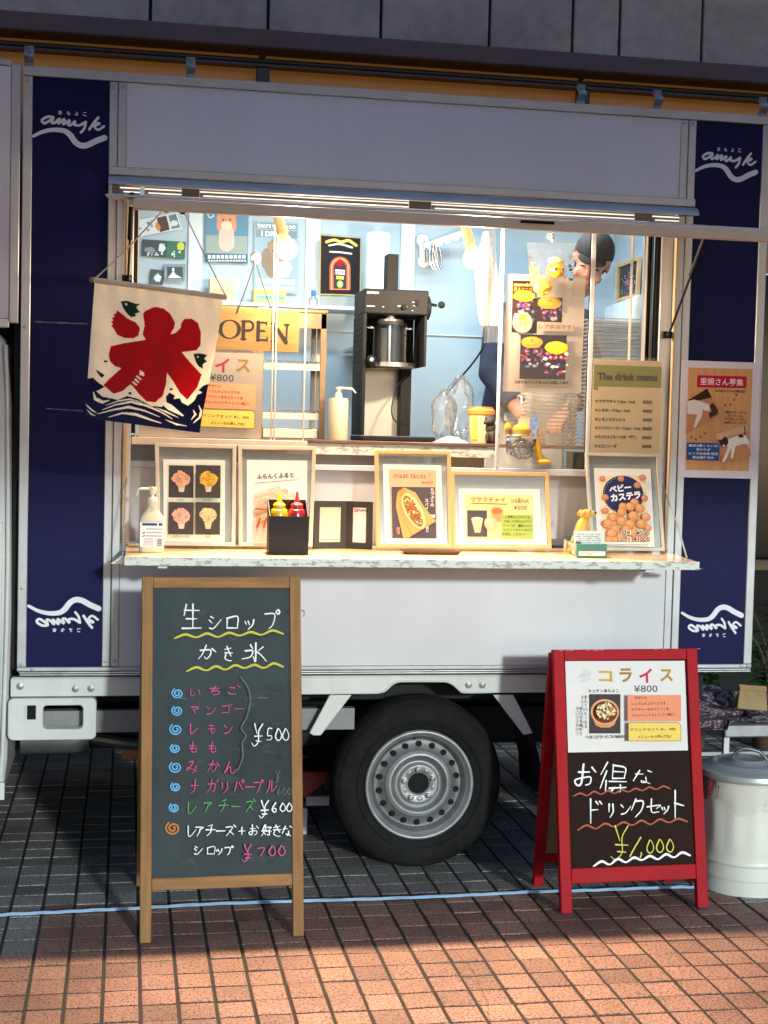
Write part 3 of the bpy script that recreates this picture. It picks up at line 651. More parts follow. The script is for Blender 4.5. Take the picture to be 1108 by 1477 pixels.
b=MB(RUBBER); q=[at(x,y,.05) for x,y in ((766,1058),(758,1060),(766,1100),(768,1140),(780,1140),(776,1090))]; b.prism([(v.x,v.z) for v in q],.03,.22); b.build('mud_flap',S_)
b=MB(DARKU); b.box(-.3,2.15,.2,1.5,.58,.70); b.box(-.3,2.1,.55,.62,.40,.58); b.box(-.3,2.1,1.0,1.07,.40,.58); b.tube([(1.03,.1,.30),(1.03,1.5,.30)],.045); b.ell((1.03,.8,.30),(.12,.13,.12)); b.build('chassis',S_)
TANK=M('dull_tank',(96,98,96),0.45,0.5,var=0.2,scale=8)
b=MB(TANK); b.tube([(-.36,.4,.41),(-.12,.4,.41)],.055,seg=18); b.tube(catmull([(-.12,.4,.41),(.1,.42,.38),(.5,.6,.38)]),.022); b.m(M('amber_part',(150,84,40),0.5)); b.box(.0,.06,.40,.46,.33,.40); b.build('exhaust',S_)
# wheels
def wheel(x,y,sgn,name='wheel'):
    c=(x,y,.302); ro=.308
    t=MB(RUBBER); w2=.085
    P=[(.198,-w2+.012),(.215,-w2+.002),(.245,-w2-.004),(.272,-w2),(.290,-w2+.012),(.300,-w2+.024),(ro-.002,-w2+.045),(ro,-.03),(ro-.004,-.026),(ro-.004,-.020),(ro,-.016),(ro,.016),(ro-.004,.02),(ro-.004,.026),(ro,.03),(ro-.002,w2-.045),(.290,w2-.012),(.245,w2),(.198,w2-.012)]
    t.lathe([(r,h*sgn) for r,h in P],c,axis='Y',seg=72,cap=False)
    for i,v in enumerate(t.v):
        if v[2]<.004: t.v[i]=(v[0],v[1]-(.004-v[2])*1.2*sgn*(1 if (v[1]-y)*sgn<0 else -1),.004)
    wo=t.build(name,S_)
    b=MB(RUBBER)
    for rr_,dy in ((.282,-.0805),(.225,-.0885)): b.lathe([(rr_-.002,dy*sgn+y),(rr_,(dy-.0015)*sgn+y),(rr_+.002,dy*sgn+y)],(x,0,.302),axis='Y',seg=72,cap=False)
    b.build('sidewall_rings',wo)
    rm=MB(STEEL)
    gr_=M('rim_recess',(118,120,122),.5,.4,var=.12,scale=30,var2=.3,scale2=9)
    Q=[(.196,-.070),(.1955,-.084),(.190,-.088),(.184,-.086),(.180,-.076),(.172,-.066),(.162,-.058),(.160,-.045),(.154,-.043),(.142,-.047),(.126,-.054),(.118,-.062),(.110,-.071),(.103,-.073),(.097,-.070),(.091,-.060),(.080,-.054),(.073,-.058),(.070,-.068),(.064,-.070),(.052,-.066),(.040,-.066),(.037,-.060),(.036,-.03)]
    rm.lathe([(r,h*sgn) for r,h in Q],c,axis='Y',seg=72,cap=False)
    for i,f in enumerate(rm.f):
        r_=math.hypot(rm.v[f[0]][0]-x,rm.v[f[0]][2]-.302)
        if .116<r_<.168 or .074<r_<.098: 
            if gr_ not in rm.mats: rm.mats.append(gr_)
            rm.mi[i]=rm.mats.index(gr_)
    ro_=rm.build('rim',wo,ang=1.2)
    h=MB(BLACKM)
    for i in range(18):
        a=2*math.pi*(i+.5)/18; h.lathe([(.0112,(-.0525)*sgn),(.0102,-.0535*sgn),(0,-.0535*sgn)],(x+.141*math.cos(a),y,.302+.141*math.sin(a)),axis='Y',seg=12,cap=False)
    h.lathe([(.0355,-.058*sgn),(0,-.058*sgn)],c,axis='Y',seg=28,cap=False)
    h.box(x-.006-.02,x+.006-.02,y-.060*sgn-.002,y-.060*sgn+.002,.302+.158,.302+.176)
    h.build('vent_holes',ro_)
    for i in range(5):
        a=R(95+72*i); n_=MB(STEEL); cx,cz=x+.054*math.cos(a),.302+.054*math.sin(a)
        n_.lathe([(.0135,-.066*sgn),(.0135,-.070*sgn),(.010,-.071*sgn),(.0095,-.083*sgn),(.006,-.084*sgn),(.005,-.078*sgn),(0,-.078*sgn)],(cx,y,cz),axis='Y',seg=6,cap=False); n_.build('wheel_nut',ro_)
    d=MB(STEEL)
    for i in range(5):
        a=R(95+36+72*i); d.ell((x+.054*math.cos(a),y-.066*sgn,.302+.054*math.sin(a)),(.013,.004,.008),12,8,rot=Matrix.Rotation(-(a+math.pi/2),3,'Y'))
    d.build('rim_dimples',ro_)
wheel(1.036,.125,1); wheel(1.036,1.47,-1); wheel(-1.45,.125,1)
# ---- cab and overcab box at the left edge
b=MB(WHITE); b.box(-1.35,-.3865,.0,1.58,1.885,2.70); b.m(ALU); b.box(-.386,-.3565,-.003,.03,1.87,2.705); b.box(-1.35,-.3865,-.003,.03,1.855,1.884); b.box(-1.35,-.3865,-.003,.03,2.701,2.72); b.build('overcab_box',S_,bevel=.003)
b=MB(CABW)
prof=[(-1.95,.30),(-1.95,.95),(-1.80,1.15),(-1.45,1.80),(-1.38,1.84),(-.42,1.84),(-.395,1.81),(-.378,1.60),(-.372,.9),(-.380,.42),(-.392,.30),(-1.1,.30),(-1.14,.50),(-1.28,.63),(-1.45,.68),(-1.62,.63),(-1.74,.5),(-1.78,.30)]
b.prism(prof[::-1],.03,1.57)
cb=b.build('cab',S_,bevel=.02,seg=3)
b=MB(CABW); b.box(-1.15,-.402,.012,.029,.36,1.22); b.tube(catmull([(-.397,.02,1.80),(-.388,.018,1.55),(-.383,.018,1.0),(-.392,.018,.5),(-.398,.02,.36)],6),.008,seg=8); b.box(-1.2,-.385,.005,.029,.287,.345); dr=b.build('cab_door',S_,bevel=.006)
b=MB(DARKW); b.prism([(-1.15,1.25),(-.45,1.25),(-.45,1.74),(-1.2,1.74),(-1.38,1.45)],.024,.029); b.build('cab_window',S_,bevel=.002)
b=MB(BLACKP); b.box(-.52,-.42,-.006,.011,1.10,1.13); b.build('door_handle',dr,bevel=.003)
b=MB(DARKU); b.box(-.372,-.352,.05,.5,.72,1.87); b.build('cab_gap_seal',S_)
# ================================================================ the two boards on the pavement
OAK=wood('oiled_pine',(144,106,66),0.5,stretch=(1,1,.06),var=.22,scale=70)
OAKH=wood('oiled_pine_rail',(144,106,66),0.5,stretch=(.06,1,1),var=.22,scale=70)
CHALK=M('chalkboard_slate',(54,62,64),0.8,var=0.16,scale=5,stretch=(1,1,.5),var2=-0.45,scale2=3.2,spec=0.12)
cs=Sheet((212,832),(440.5,832),(201.5,1361),-.603,-.38)
ch=thing('chalkboard_sign','tall wooden A-frame chalkboard with handwritten pink, white and green menu lines','sign board',mat=cs.M)
W_,H_=cs.W,cs.H
def lbox(b,x0,x1,y0,y1,z0,z1): return b.box(x0,x1,y0,y1,z0,z1)
wL=.034; zr0=cs.l(330,1281)[1]; zr1=cs.l(330,1263)[1]; zt=cs.l(330,848)[1]
for x0 in (0,W_-wL):
    b=MB(OAK); b.box(x0,x0+wL,0,.028,0,H_); b.build('leg',ch,local=True,bevel=.003)
b=MB(OAKH); b.box(wL+.0005,W_-wL-.0005,.001,.027,zt,H_-.001); b.build('top_rail',ch,local=True,bevel=.003)
b=MB(OAKH); b.box(wL+.0005,W_-wL-.0005,.001,.027,zr0,zr1); b.build('bottom_rail',ch,local=True,bevel=.003)
b=MB(CHALK); b.box(wL,W_-wL,.008,.016,zr1,zt); bo=b.build('slate',ch,local=True)
cs.off=-.0078
_wd=.82
PINK,BLUEC,GRN,WHT,YEL,ORG,FNT=[ink(c,.85) for c in ((196,84,138),(110,176,218),(92,160,96),(232,236,232),(196,190,72),(190,120,66),(104,116,114))]
random.seed(31); SMR=[M('chalk_dust_%d'%i,c,.95,var=.25,scale=30,spec=.05,stretch=(1,1,.4)) for i,c in enumerate(((62,70,71),(66,74,75),(59,67,68)))]
for k in range(26):
    x_=random.uniform(236,400); y_=random.uniform(870,1250); l_=random.uniform(14,60); cs.ribbon([(x_,y_),(min(421,x_+l_*.5),y_+random.uniform(-7,7)),(min(422,x_+l_),y_+random.uniform(-12,12))],random.uniform(3,11),random.choice(SMR),taper=lambda t:math.sin(math.pi*min(1,max(0,.06+t*.9)))**.6)
cs.hand('生',276.7,890.8,27,38,WHT,3.2); cs.words('シロッ',(311.7,335.4,359),897.5,19,21,WHT,3.0); cs.hand('プ',392,893,24,27,WHT,2.8)
def wave(s,x0,y0,x1,y1,n,amp,mat,wd):
    pts=[]
    for i in range(n*2+1):
        t=i/(n*2); pts.append((x0+(x1-x0)*t, y0+(y1-y0)*t+(amp if i%2==0 else -amp)*random.uniform(.6,1.1)))
    s.ribbon(pts,wd,mat,taper=lambda t:.75+.5*abs(math.sin(t*n*3.1)))
wave(cs,252,918,408.7,912,5,3.2,YEL,2.8); wave(cs,270,965,408.7,959,5,3.2,YEL,2.8)
cs.hand('か',299,941.5,25,22,WHT,2.8); cs.hand('き',330,942.7,14,21,WHT,2.6); cs.hand('氷',367,940.4,34,26,WHT,3.0)
def spiral(x,y,r,mat,wd=2.0):
    pts=[(x+r*.95*(1-t*.8)*math.cos(-2.2-t*11.5), y+r*.85*(1-t*.8)*math.sin(-2.2-t*11.5)) for t in [i/14 for i in range(15)]]
    cs.ribbon(pts[::-1],wd,mat)
for x,y,r in ((256.4,1000,9),(256,1025,9),(254,1052,10),(253,1079.5,8),(253.5,1106.6,10),(253.5,1134.8,8),(251.4,1165,8)): spiral(x,y,r,BLUEC)
spiral(249.6,1194.6,11.5,ORG,2.6)
cs.words('いちご',(282,310,336),998,17,14,PINK,2.2,dy=-1.2)
cs.words('マンゴー',(281,304,326,345),1024,14,14,PINK,2.2,dy=-.8)
cs.words('レモン',(278.5,305.6,329),1050.5,13,15,PINK,2.2)
cs.words('もも',(279,307),1078.5,14,17,PINK,2.2)
cs.words('みかん',(278,308,332),1106,17,18,PINK,2.2)
cs.words('ナガリパープル',(281,306,325,344,359.5,372,391.5),1134,15,19,PINK,2.2)
cs.words('レアチーズ',(275.6,299.3,323,339.5,360),1163.5,14,18,GRN,2.2,dy=-.5)
cs.hand('¥',381,1167,15,25,WHT,3.0); cs.words('600',(395.5,407.6,417),1164.5,10,13,WHT,2.4)
cs.words('レアチーズ+お好きな',(275.6,288,304,317.5,331.5,348,366,384,399.7,413.5),1197.5,14,16,WHT,2.4)
cs.words('シロップ',(287,304,315,329.5),1226,13,13,WHT,2.4)
cs.hand('¥',356.5,1230,15,25,PINK,2.8); cs.words('700',(376,392.5,406),1227,12,15,PINK,2.6)
cs.ribbon([(346.7,976.5),(358,993.4),(360.6,1011.5),(355.7,1034),(347.8,1049.8),(354.6,1061.4),(349,1071.6),(350,1092),(342,1112)],1.3,FNT)
cs.hand('¥',371.5,1060,17,32,WHT,2.4); cs.words('500',(388.4,401,411.5),1060,11,18,WHT,2.4)
cs.hand('¥',400,1120,9,17,FNT,1.2); cs.words('600',(402,410,417),1141,7,10,FNT,1.2)
cs.ribbon([(257,1007),(268,1008)],1.2,FNT); cs.ribbon([(371,1007),(386,1006.5)],1.2,FNT)
cs.done('chalk_writing',bo)
b=MB(OAK); b.box(W_-.03,W_-.005,-.004,0,cs.l(430,1271)[1]-.006,cs.l(430,1271)[1]+.006) if False else None
b=MB(STEEL); q=cs.l(442,884); b.tube(catmull([(W_+.0,.012,q[1]+.01),(W_+.012,.008,q[1]+.004),(W_+.009,.008,q[1]-.012)],4),.0022,seg=8); b.build('hook',ch,local=True)
# rear frame, hinged at the top
def rear(parent,sheet,mat,wl,spread,panel,inset=0.0,railz=.2):
    """rear half: legs from the top edge down to the ground behind"""
    top=sheet.M@Vector((0,.03,sheet.H-.004)); ax=(sheet.M.to_3x3()@Vector((1,0,0)))
    for x in (inset,sheet.W-inset-wl):
        p0=sheet.M@Vector((x+wl/2,.045,sheet.H-.01)); p1=Vector((p0.x,p0.y+spread,0.0)); p1=p1+Vector((0,0,.001))
        b=MB(mat); b.bar(p1,p0,wl,.026,up=(0,1,0)); b.build('rear_leg',parent,bevel=.003)
    pa=sheet.M@Vector((inset+wl,.045,sheet.H-.01)); pb=sheet.M@Vector((sheet.W-inset-wl,.045,sheet.H-.01))
    def on(p,t): return p.lerp(Vector((p.x,p.y+spread,0)),t)
    b=MB(mat); b.bar(on(pa,1-railz),on(pb,1-railz),.03,.022,up=(0,1,0)); b.build('rear_rail',parent,bevel=.003)
    b=MB(panel); a1,a2,b1,b2=on(pa,.03),on(pb,.03),on(pa,1-railz),on(pb,1-railz); o=Vector((0,.004,0))
    b.add([a1,a2,b2,b1,a1+o,a2+o,b2+o,b1+o],[(0,3,2,1),(4,5,6,7),(0,1,5,4),(1,2,6,5),(2,3,7,6),(3,0,4,7)]); b.build('rear_panel',parent)
rear(ch,cs,OAK,.03,.30,CHALK)

RED=M('red_lacquered_wood',(164,18,30),0.6,var=0.10,scale=40,stretch=(1,1,.1),spec=.15,var2=0.15,scale2=9)
BROWNB=M('brown_blackboard',(40,25,20),0.75,var=0.12,scale=8,var2=.2,spec=.12)
rs=Sheet((795,937),(1003,935),(810,1321),-.491,-.33)
rb=thing('menu_sign','red A-frame board with a printed rice poster above neon marker writing','sign board',mat=rs.M)
W_,H_=rs.W,rs.H; wL=.038
for x0 in (0,W_-wL):
    b=MB(RED); b.box(x0,x0+wL,0,.026,.006,H_); lg=b.build('leg',rb,local=True,bevel=.0025)
    b=MB(BLACKP); b.box(x0+.006,x0+wL-.006,.004,.022,0,.006); b.build('foot_pad',lg,local=True)
zt=rs.l(900,952)[1]; z1=rs.l(900,1250)[1]; z0=rs.l(900,1272)[1]
b=MB(RED); b.box(wL+.0004,W_-wL-.0004,.001,.025,zt,H_-.0005); b.build('top_rail',rb,local=True,bevel=.0025)
b=MB(RED); b.box(wL+.0004,W_-wL-.0004,.001,.025,z0,z1); b.build('bottom_rail',rb,local=True,bevel=.0025)
b=MB(M('chipped_paint',(196,150,130),.8,var=.3))
for i in range(26):
    x=random.uniform(.0,.17) if i<16 else random.uniform(.3,W_); zz=H_-random.uniform(0,.004) if i<20 else random.uniform(.3,H_); b.box(x if i<20 else random.uniform(.002,wL-.003),(x if i<20 else 0)+(random.uniform(.002,.014) if i<20 else .0),-.0004,.003,zz-.0012,zz+.0006) if i<20 else None
b.build('paint_chips',rb,local=True,smooth=False)
b=MB(BROWNB); b.box(wL,W_-wL,.009,.016,z1,zt); bo=b.build('blackboard',rb,local=True)
rs.off=-.0088
WHT2=ink((240,242,244),.7); BRW=ink((170,96,70),.7); YEL2=ink((214,206,92),.7)
rs.hand('お',846,1120,28,34,WHT2,3.4,slant=4); rs.hand('得',887,1120,38,42,WHT2,3.0,slant=3); rs.hand('な',928,1120,27,21,WHT2,2.6)
wave(rs,828,1147,967.7,1135,7,2.6,BRW,1.9)
rs.hand('ド',857,1170,24,34,WHT2,3.0); rs.hand('リ',883,1167,13,24,WHT2,2.8); rs.hand('ン',903,1166,15,17,WHT2,2.6); rs.hand('ク',921,1164,19,30,WHT2,2.8); rs.hand('セ',944,1163,19,20,WHT2,2.8); rs.hand('ッ',959.5,1166,15,17,WHT2,2.6); rs.hand('ト',978,1160,22,38,WHT2,3.2)
wave(rs,834,1194,992,1182,6,3.2,BRW,2.2)
rs.hand('¥',896,1216,28,48,YEL2,2.5); rs.ribbon([(925,1208),(916.5,1222),(909.5,1235)],2.0,YEL2); rs.ribbon([(925.5,1230),(925.8,1233),(924.2,1236.5)],1.8,YEL2); rs.words('000',(938.5,952.5,967),(1222,1221,1220.5),13,20,YEL2,2.4)
wave(rs,857,1246,996,1231,6,3.4,WHT2,2.8)
rs.done('marker_writing',bo)
rs.mb=MB()
po=rs.slab('rice_poster',bo,PAPER,[(816.3,953.5),(988.9,953),(993.6,1082.4),(820.6,1085.5)],th=.001,y0=.0072)
rs.off=-.0071
def rice_print(s,m,full=True):
    """the printed rice poster; m maps the red board's layout to the sheet's own photo positions"""
    def P(x,y): return m(x,y)
    k=(m(910,1000)[0]-m(810,1000)[0])/100
    T=lambda t,x,y,h,c,w=None,**q: s.text(t,*P(x,y),h*k,ink(c),w=w*k if w else None,**q)
    T('タ',844.5,975.2,20,(150,150,150),bold=.03); T('タ',844.5,975.2,19,(228,228,226),bold=.0)
    T('コ',874.3,975.5,16,(205,160,70),20,bold=.03); T('ラ',903.7,974,20,(165,118,50),bold=.03); T('イ',932.5,974.5,21,(200,42,80),bold=.03); T('ス',962.3,974,18,(186,138,52),bold=.03)
    T('¥800',932.5,993.2,10,(60,60,66),34)
    T('キッチンあもよこ',871.5,996.5,5,(40,36,36),44,bold=.02)
    def rc(x0,y0,x1,y1,c): s.poly([P(x0,y0),P(x1,y0),P(x1,y1),P(x0,y1)],ink(c))
    rc(850.8,1001.2,896,1058,(72,62,62))
    def dc(x,y,rx,ry,c,**q): a=P(x,y); s.disc(a[0],a[1],rx*k,ry*k,ink(c),**q)
    s.poly([P(854,1030),P(893,1030),P(887,1046),P(880,1049.5),P(868,1049.5),P(860,1046)],ink((206,150,104)))
    dc(873.4,1026.8,20.5,18.5,(222,170,122)); dc(873.6,1027.2,18,16,(120,52,34))
    for i in range(150):
        a=random.uniform(0,6.28); r=math.sqrt(random.random()); dc(873+13*r*math.cos(a),1026+11*r*math.sin(a),random.uniform(1.5,3.4),random.uniform(1,2),random.choice([(236,226,180),(226,212,150),(226,222,170),(206,140,90),(240,232,204),(236,222,170),(150,80,50)]),rot=a,n=8)
    for i,cx in enumerate('また食べたくなる'): T(cx,843.3,1005.5+i*6.0,5,(60,56,56),bold=.02)
    for i,cx in enumerate('癖になる美味さ'): T(cx,835.8,1022+i*6.0,5,(60,56,56),bold=.02)
    s.ribbon([P(848.6,1002),P(846.4,1007)],.6*k,ink((60,56,56)),smooth=False)
    T('タコライス ¥800',873.4,1062.6,5,(40,36,36),54,bold=.02)
    rc(903.2,1002.6,980,1040.2,(232,148,112))
    for t,x,y,w in (('手作りの',922,1006.6,18),('シンプルタコライスです',933,1014.8,50),('スパイシーなタコミートを',935.6,1022.8,54),('フレッシュトマトとご一緒に！',940.3,1031,62)): T(t,x,y,4.2,(78,40,30),w,bold=.015)
    s.poly([P(904,1042),P(976,1042),P(980,1046),P(980,1068.8),P(904,1068.8)],ink((90,74,44))); s.poly([P(904.6,1042.6),P(975.7,1042.6),P(979.4,1046.2),P(979.4,1068.2),P(904.6,1068.2)],ink((236,204,102)))
    T('ドリンクセット ¥1，000',940,1052,5,(60,44,30),64,bold=.015); T('メニューから選んでね！',942,1062.3,4.4,(60,44,30),48,bold=.015)
rice_print(rs,lambda x,y:(x,y)); rs.done('poster_print',po)
rear(rb,rs,RED,.034,.112,M('bare_hardboard',(150,122,86),.7,var=.1),railz=.12)

# ================================================================ pavement objects
TWINE=M('blue_plastic_twine',(150,182,212),0.4,var=0.25,scale=60,stretch=(.2,1,1))
b=MB(TWINE); pts=[atz(x,y,.004) for x,y in ((-60,1326),(0,1321),(100,1316),(200,1311),(330,1304),(500,1299),(640,1294),(760,1288),(860,1285),(960,1281),(1016,1281))]
pts=catmull(pts,6); n=len(pts)
for wv,ph in ((.0035,0),(.003,2.1),(.003,4.2)):
    b.tube([p+Vector((0,.0035*math.sin(i*.9+ph),.003+.0025*math.cos(i*.9+ph))) for i,p in enumerate(pts)],wv,seg=6)
tag(b.build('twine_line'),'pale blue plastic twine stretched across the tiles behind the front legs of both boards','twine')
CANW=M('enamelled_tin',(222,224,212),0.4,var=0.03,scale=8,coat=0.2,var2=0.1,scale2=6)
LIDM=M('galvanised_lid',(176,184,184),0.38,0.55,var=0.06,scale=10,stretch=(1,1,1))
cx,cyy=2.142,-.24
tc_=thing('trash_can','round white tin bin with a grey lid and a clear plastic liner','trash can',(cx,cyy,0))
b=MB(CANW)
prof=[(.0,.004),(.150,.004),(.156,.0),(.157,.05),(.1585,.052),(.159,.058),(.1585,.064),(.158,.10),(.161,.104),(.162,.110),(.160,.116)]
prof+=[(.1595+.006*(i/12),.118+.27*i/12) for i in range(13)]+[(.168,.392),(.169,.398),(.167,.403)]
seg=96; b.lathe(prof,(cx,cyy,0),seg=seg,cap=False)
for i,v in enumerate(b.v):
    if .14<v[2]<.33:
        a=math.atan2(v[1]-cyy,v[0]-cx); s=math.cos(a*14); d=1+.014*(max(0,abs(s)-.55))*(1 if s>0 else -1)*2.0*min(1,(v[2]-.14)/.03,(.33-v[2])/.03+.2)
        b.v[i]=(cx+(v[0]-cx)*d,cyy+(v[1]-cyy)*d,v[2])
b.build('can_body',tc_)
b=MB(LIDM); lp=[(.176,.392),(.1765,.404),(.174,.412),(.166,.417),(.150,.421),(.138,.424),(.128,.432),(.122,.434),(.116,.432),(.108,.428),(.080,.432),(.062,.438),(.054,.444),(.046,.444),(.038,.440),(0,.443)]
b.lathe(lp,(cx,cyy,0),seg=80,cap=False); b.lathe([(.1765,.404),(.1785,.396),(.1765,.390),(.174,.392)],(cx,cyy,0),seg=80,cap=False); ld_=b.build('lid',tc_)
b=MB(M('handle_steel',(120,124,126),0.35,0.8)); 
q0=at(1058,1091,cyy-.02)
b.tube(catmull([(cx-.055,cyy+.01,.435),(cx-.05,cyy+.01,.455),(cx-.02,cyy+.0,.478),(cx+.03,cyy-.015,.470),(cx+.055,cyy-.025,.445),(cx+.06,cyy-.028,.436)],6),.006,seg=10); b.build('lid_handle',ld_)
LINER=glass('bin_liner',refl=1.0,film=.10,bump=.3,bscale=26)
b=MB(LINER)
def linr(s,t):
    a=2*math.pi*s; r=.1695+.003*math.sin(a*7+t*3)*t+.0018*math.sin(a*17)*t; z=.390-t*(.085+.02*math.sin(a*3+1)+.012*math.sin(a*8))
    return (cx+r*math.cos(a),cyy+r*math.sin(a),z)
b.surf(linr,120,8); b.build('liner_bag',tc_)
b=MB(BLACKP); q=at(1021,1123,cyy-.09); b.lathe([(.006,0),(.005,-.004),(0,-.005)],(q.x+.003,q.y-.005,q.z),axis='Y',seg=12,cap=False); b.build('rivet',tc_)
# folding bench with a patterned cloth and a paper bag, red jack under the truck
be=thing('folding_table','low folding table with a silver front rail and white leg','table',(2.75,.62,0))
b=MB(STEEL); q=at(1041,1062,.5); q1=at(1108,1046,.5); b.box(q.x,3.25,.47,.51,q.z,at(1041,1044,.5).z); b.build('front_rail',be,bevel=.006)
b=MB(WHITE); b.box(q.x+.012,3.24,.515,.9,.415,.428); b.build('table_top',be,bevel=.003)
for yy in (.49,.87):
    for x in (q.x+.002,3.2):
        b=MB(WHITE); b.box(x,x+.024,yy-.01,yy+.012,0,.36 if yy<.5 else .415); b.build('leg',be,bevel=.002)
b=MB(STEEL); b.box(q.x+.03,3.2,.86,.88,.20,.215); b.build('stretcher',be)
CLOTH=bpy.data.materials.new('patterned_cloth'); CLOTH.use_nodes=True
t=CLOTH.node_tree; N=t.nodes; L=t.links; bb=N['Principled BSDF']; tc=N.new('ShaderNodeTexCoord'); mp=N.new('ShaderNodeMapping'); mp.inputs['Scale'].default_value=(1,1.0,1.6); L.new(tc.outputs['Object'],mp.inputs[0])
nz=N.new('ShaderNodeTexNoise'); nz.inputs['Scale'].default_value=9; nz.inputs['Detail'].default_value=2; nz.inputs['Distortion'].default_value=2.4; L.new(mp.outputs[0],nz.inputs['Vector'])
rp=N.new('ShaderNodeValToRGB'); rp.color_ramp.interpolation='CONSTANT'
cols=[(0,(.012,.01,.014)),(.40,(.05,.025,.04)),(.47,(.34,.29,.32)),(.50,(.06,.04,.06)),(.55,(.16,.06,.035)),(.585,(.40,.36,.38)),(.61,(.02,.016,.02))]
while len(rp.color_ramp.elements)<len(cols): rp.color_ramp.elements.new(.5)
for e,(p_,c_) in zip(rp.color_ramp.elements,cols): e.position=p_; e.color=c_+(1,)
L.new(nz.outputs['Fac'],rp.inputs[0]); L.new(rp.outputs[0],bb.inputs['Base Color']); bb.inputs['Roughness'].default_value=.8
b=MB(CLOTH)
def clo(s,t):
    x=2.20+1.05*s; yy=.45+.5*t; base=.43 + (0.075*min(1,max(0,(t-.25)/.25)) if x<2.5 else .03*min(1,t*3))
    z=base+.018*mnoise.noise(Vector((x*7,yy*9,1)))+.012*mnoise.noise(Vector((x*19,yy*17,4)))
    if t<.06: z-=.03
    return (x,yy,max(z,.431 if x>q.x else .40))
b.surf(clo,70,36); o=b.build('patterned_cloth'); o.modifiers.new('thick','SOLIDIFY').thickness=.004
tag(o,'rumpled dark cloth with purple and white swirls spread on the low table','cloth')
BAGP=M('kraft_paper',(150,124,84),0.75,var=0.12,scale=20,bump=0.3,bscale=14)
pb=thing('paper_bag','brown paper bag with its top folded over, standing on the patterned cloth','paper bag',(2.49,.55,.455))
b=MB(BAGP); qa,qb,qc,qd=at(1067.5,993,.52),at(1105,996,.52),at(1107,1026,.50),at(1063,1022,.50)
def bag(s,t,off=0):
    a=qd.lerp(qc,s); c_=qa.lerp(qb,s); v=a.lerp(c_,t); return v+Vector((0,-.004*math.sin(s*6.3*2+t*4)*t+off,0))
b.surf(lambda s,t:bag(s,t),12,10); b.surf(lambda s,t:bag(1-s,t,.05*(1-t)+.003),12,10); bgo=b.build('bag_body',pb)
bgo.modifiers.new('thick','SOLIDIFY').thickness=.0015
b=MB(BAGP); qe,qf=at(1066,987,.515),at(1105.5,990,.515); b.add([qa+Vector((-.002,-.006,-.004)),qb+Vector((.002,-.006,-.004)),qf+Vector((0,-.003,0)),qe+Vector((0,-.003,0)),qa+Vector((-.002,.004,-.004)),qb+Vector((.002,.004,-.004)),qf+Vector((0,.004,0)),qe+Vector((0,.004,0))],[(0,1,2,3),(7,6,5,4),(0,4,5,1),(1,5,6,2),(2,6,7,3),(3,7,4,0)]); b.build('folded_top',pb,bevel=.001)
REDP=M('red_plastic',(150,14,20),0.35,var=0.1)
jk=thing('red_toolbox','red box with slanted ends lying on the ground under the truck behind the chalkboard','box',(.62,.62,0))
b=MB(REDP); qs=[at(x,y,.5) for x,y in ((420,1113),(473,1112),(472,1128),(462,1137),(440,1152),(420,1152))]; b.prism([(v.x,v.z) for v in qs],.5,.72); b.build('box_body',jk,bevel=.006)
b=MB(WHITE); b.box(.66,.70,.52,.6,0.0,.10); b.box(.70,.79,.56,.58,.10,.135); b.build('box_stand',jk)
b=MB(REDP); b.box(.52,.66,.54,.70,0,.147); b.build('box_base',jk,bevel=.004)
# ================================================================ picture frames on the counter
ASH=wood('whitewashed_frame',(204,194,178),0.5,stretch=(.1,1,.1),var=.22,scale=60)
BIRCH=wood('birch_frame',(214,178,126),0.45,stretch=(.1,1,.1),var=.16,scale=60)
ACR=M('grey_acrylic_back',(150,156,152),0.25,var=.04,alpha=.55)
def pframe(label, q, d0, d1, mat, fw, paper, th=.014):
    """q: TL,TR,BR,BL photo corners of the frame; d0/d1 depth of bottom and top; returns sheet set at the paper's front"""
    s=Sheet(q[0],q[1],q[3],d0,d1); t=thing('picture_frame',label,'picture frame',group='framed menu cards on the counter',mat=s.M)
    c=[s.l(*p) for p in q]
    def inset(k):
        cx=sum(p[0] for p in c)/4; cz=sum(p[1] for p in c)/4
        out=[]
        for i in range(4):
            p=Vector(c[i]); a=(Vector(c[i-1])-p).normalized(); b_=(Vector(c[(i+1)%4])-p).normalized(); out.append(tuple(p+a*k+b_*k))
        return out
    i_=inset(fw)
    b=MB(mat); b.ringprism([c[3],c[2],c[1],c[0]],[i_[3],i_[2],i_[1],i_[0]],0,th); b.build('frame',t,local=True,bevel=.0015)
    b=MB(ACR); b.prism([i_[3],i_[2],i_[1],i_[0]],th*.55,th*.75); b.build('backing',t,local=True,smooth=False)
    po=s.slab('printed_card',t,PAPER,paper,th=.0008,y0=th*.5-.0012)
    s.off=-(th*.5-.0016); s.t=t; s.po=po
    return s
CY0,CY1=-.12,-.055
DK=(62,58,58)
s=pframe('whitewashed frame with four photos of shaved ice in paper cups',[(223.3,638.5),(341,641.5),(339.6,787.9),(226,786.5)],-.10,-.04,ASH,.013,[(235.6,661.9),(325,663.3),(324.4,782.5),(236.5,781)])
s.poly([(242,668.5),(320,669.5),(319.5,777),(241.5,776)],ink((214,212,186)))
def mound(s,x,y,r,c,seed):
    random.seed(seed)
    for k in range(10):
        a=random.uniform(0,6.28); s.disc(x+r*.35*math.cos(a),y+r*.3*math.sin(a),r*random.uniform(.55,.8),r*random.uniform(.5,.75),ink(c),n=18,nz=.35,seed=k)
    for k in range(34):
        a=random.uniform(0,6.28); q=math.sqrt(random.random())*r*.85; f=random.uniform(.78,1.08)
        s.disc(x+q*math.cos(a),y+q*.9*math.sin(a),random.uniform(1.2,3),random.uniform(.8,2),ink(tuple(min(255,int(v*f/6)*6) for v in c)),rot=a,n=9,nz=.5,seed=k)
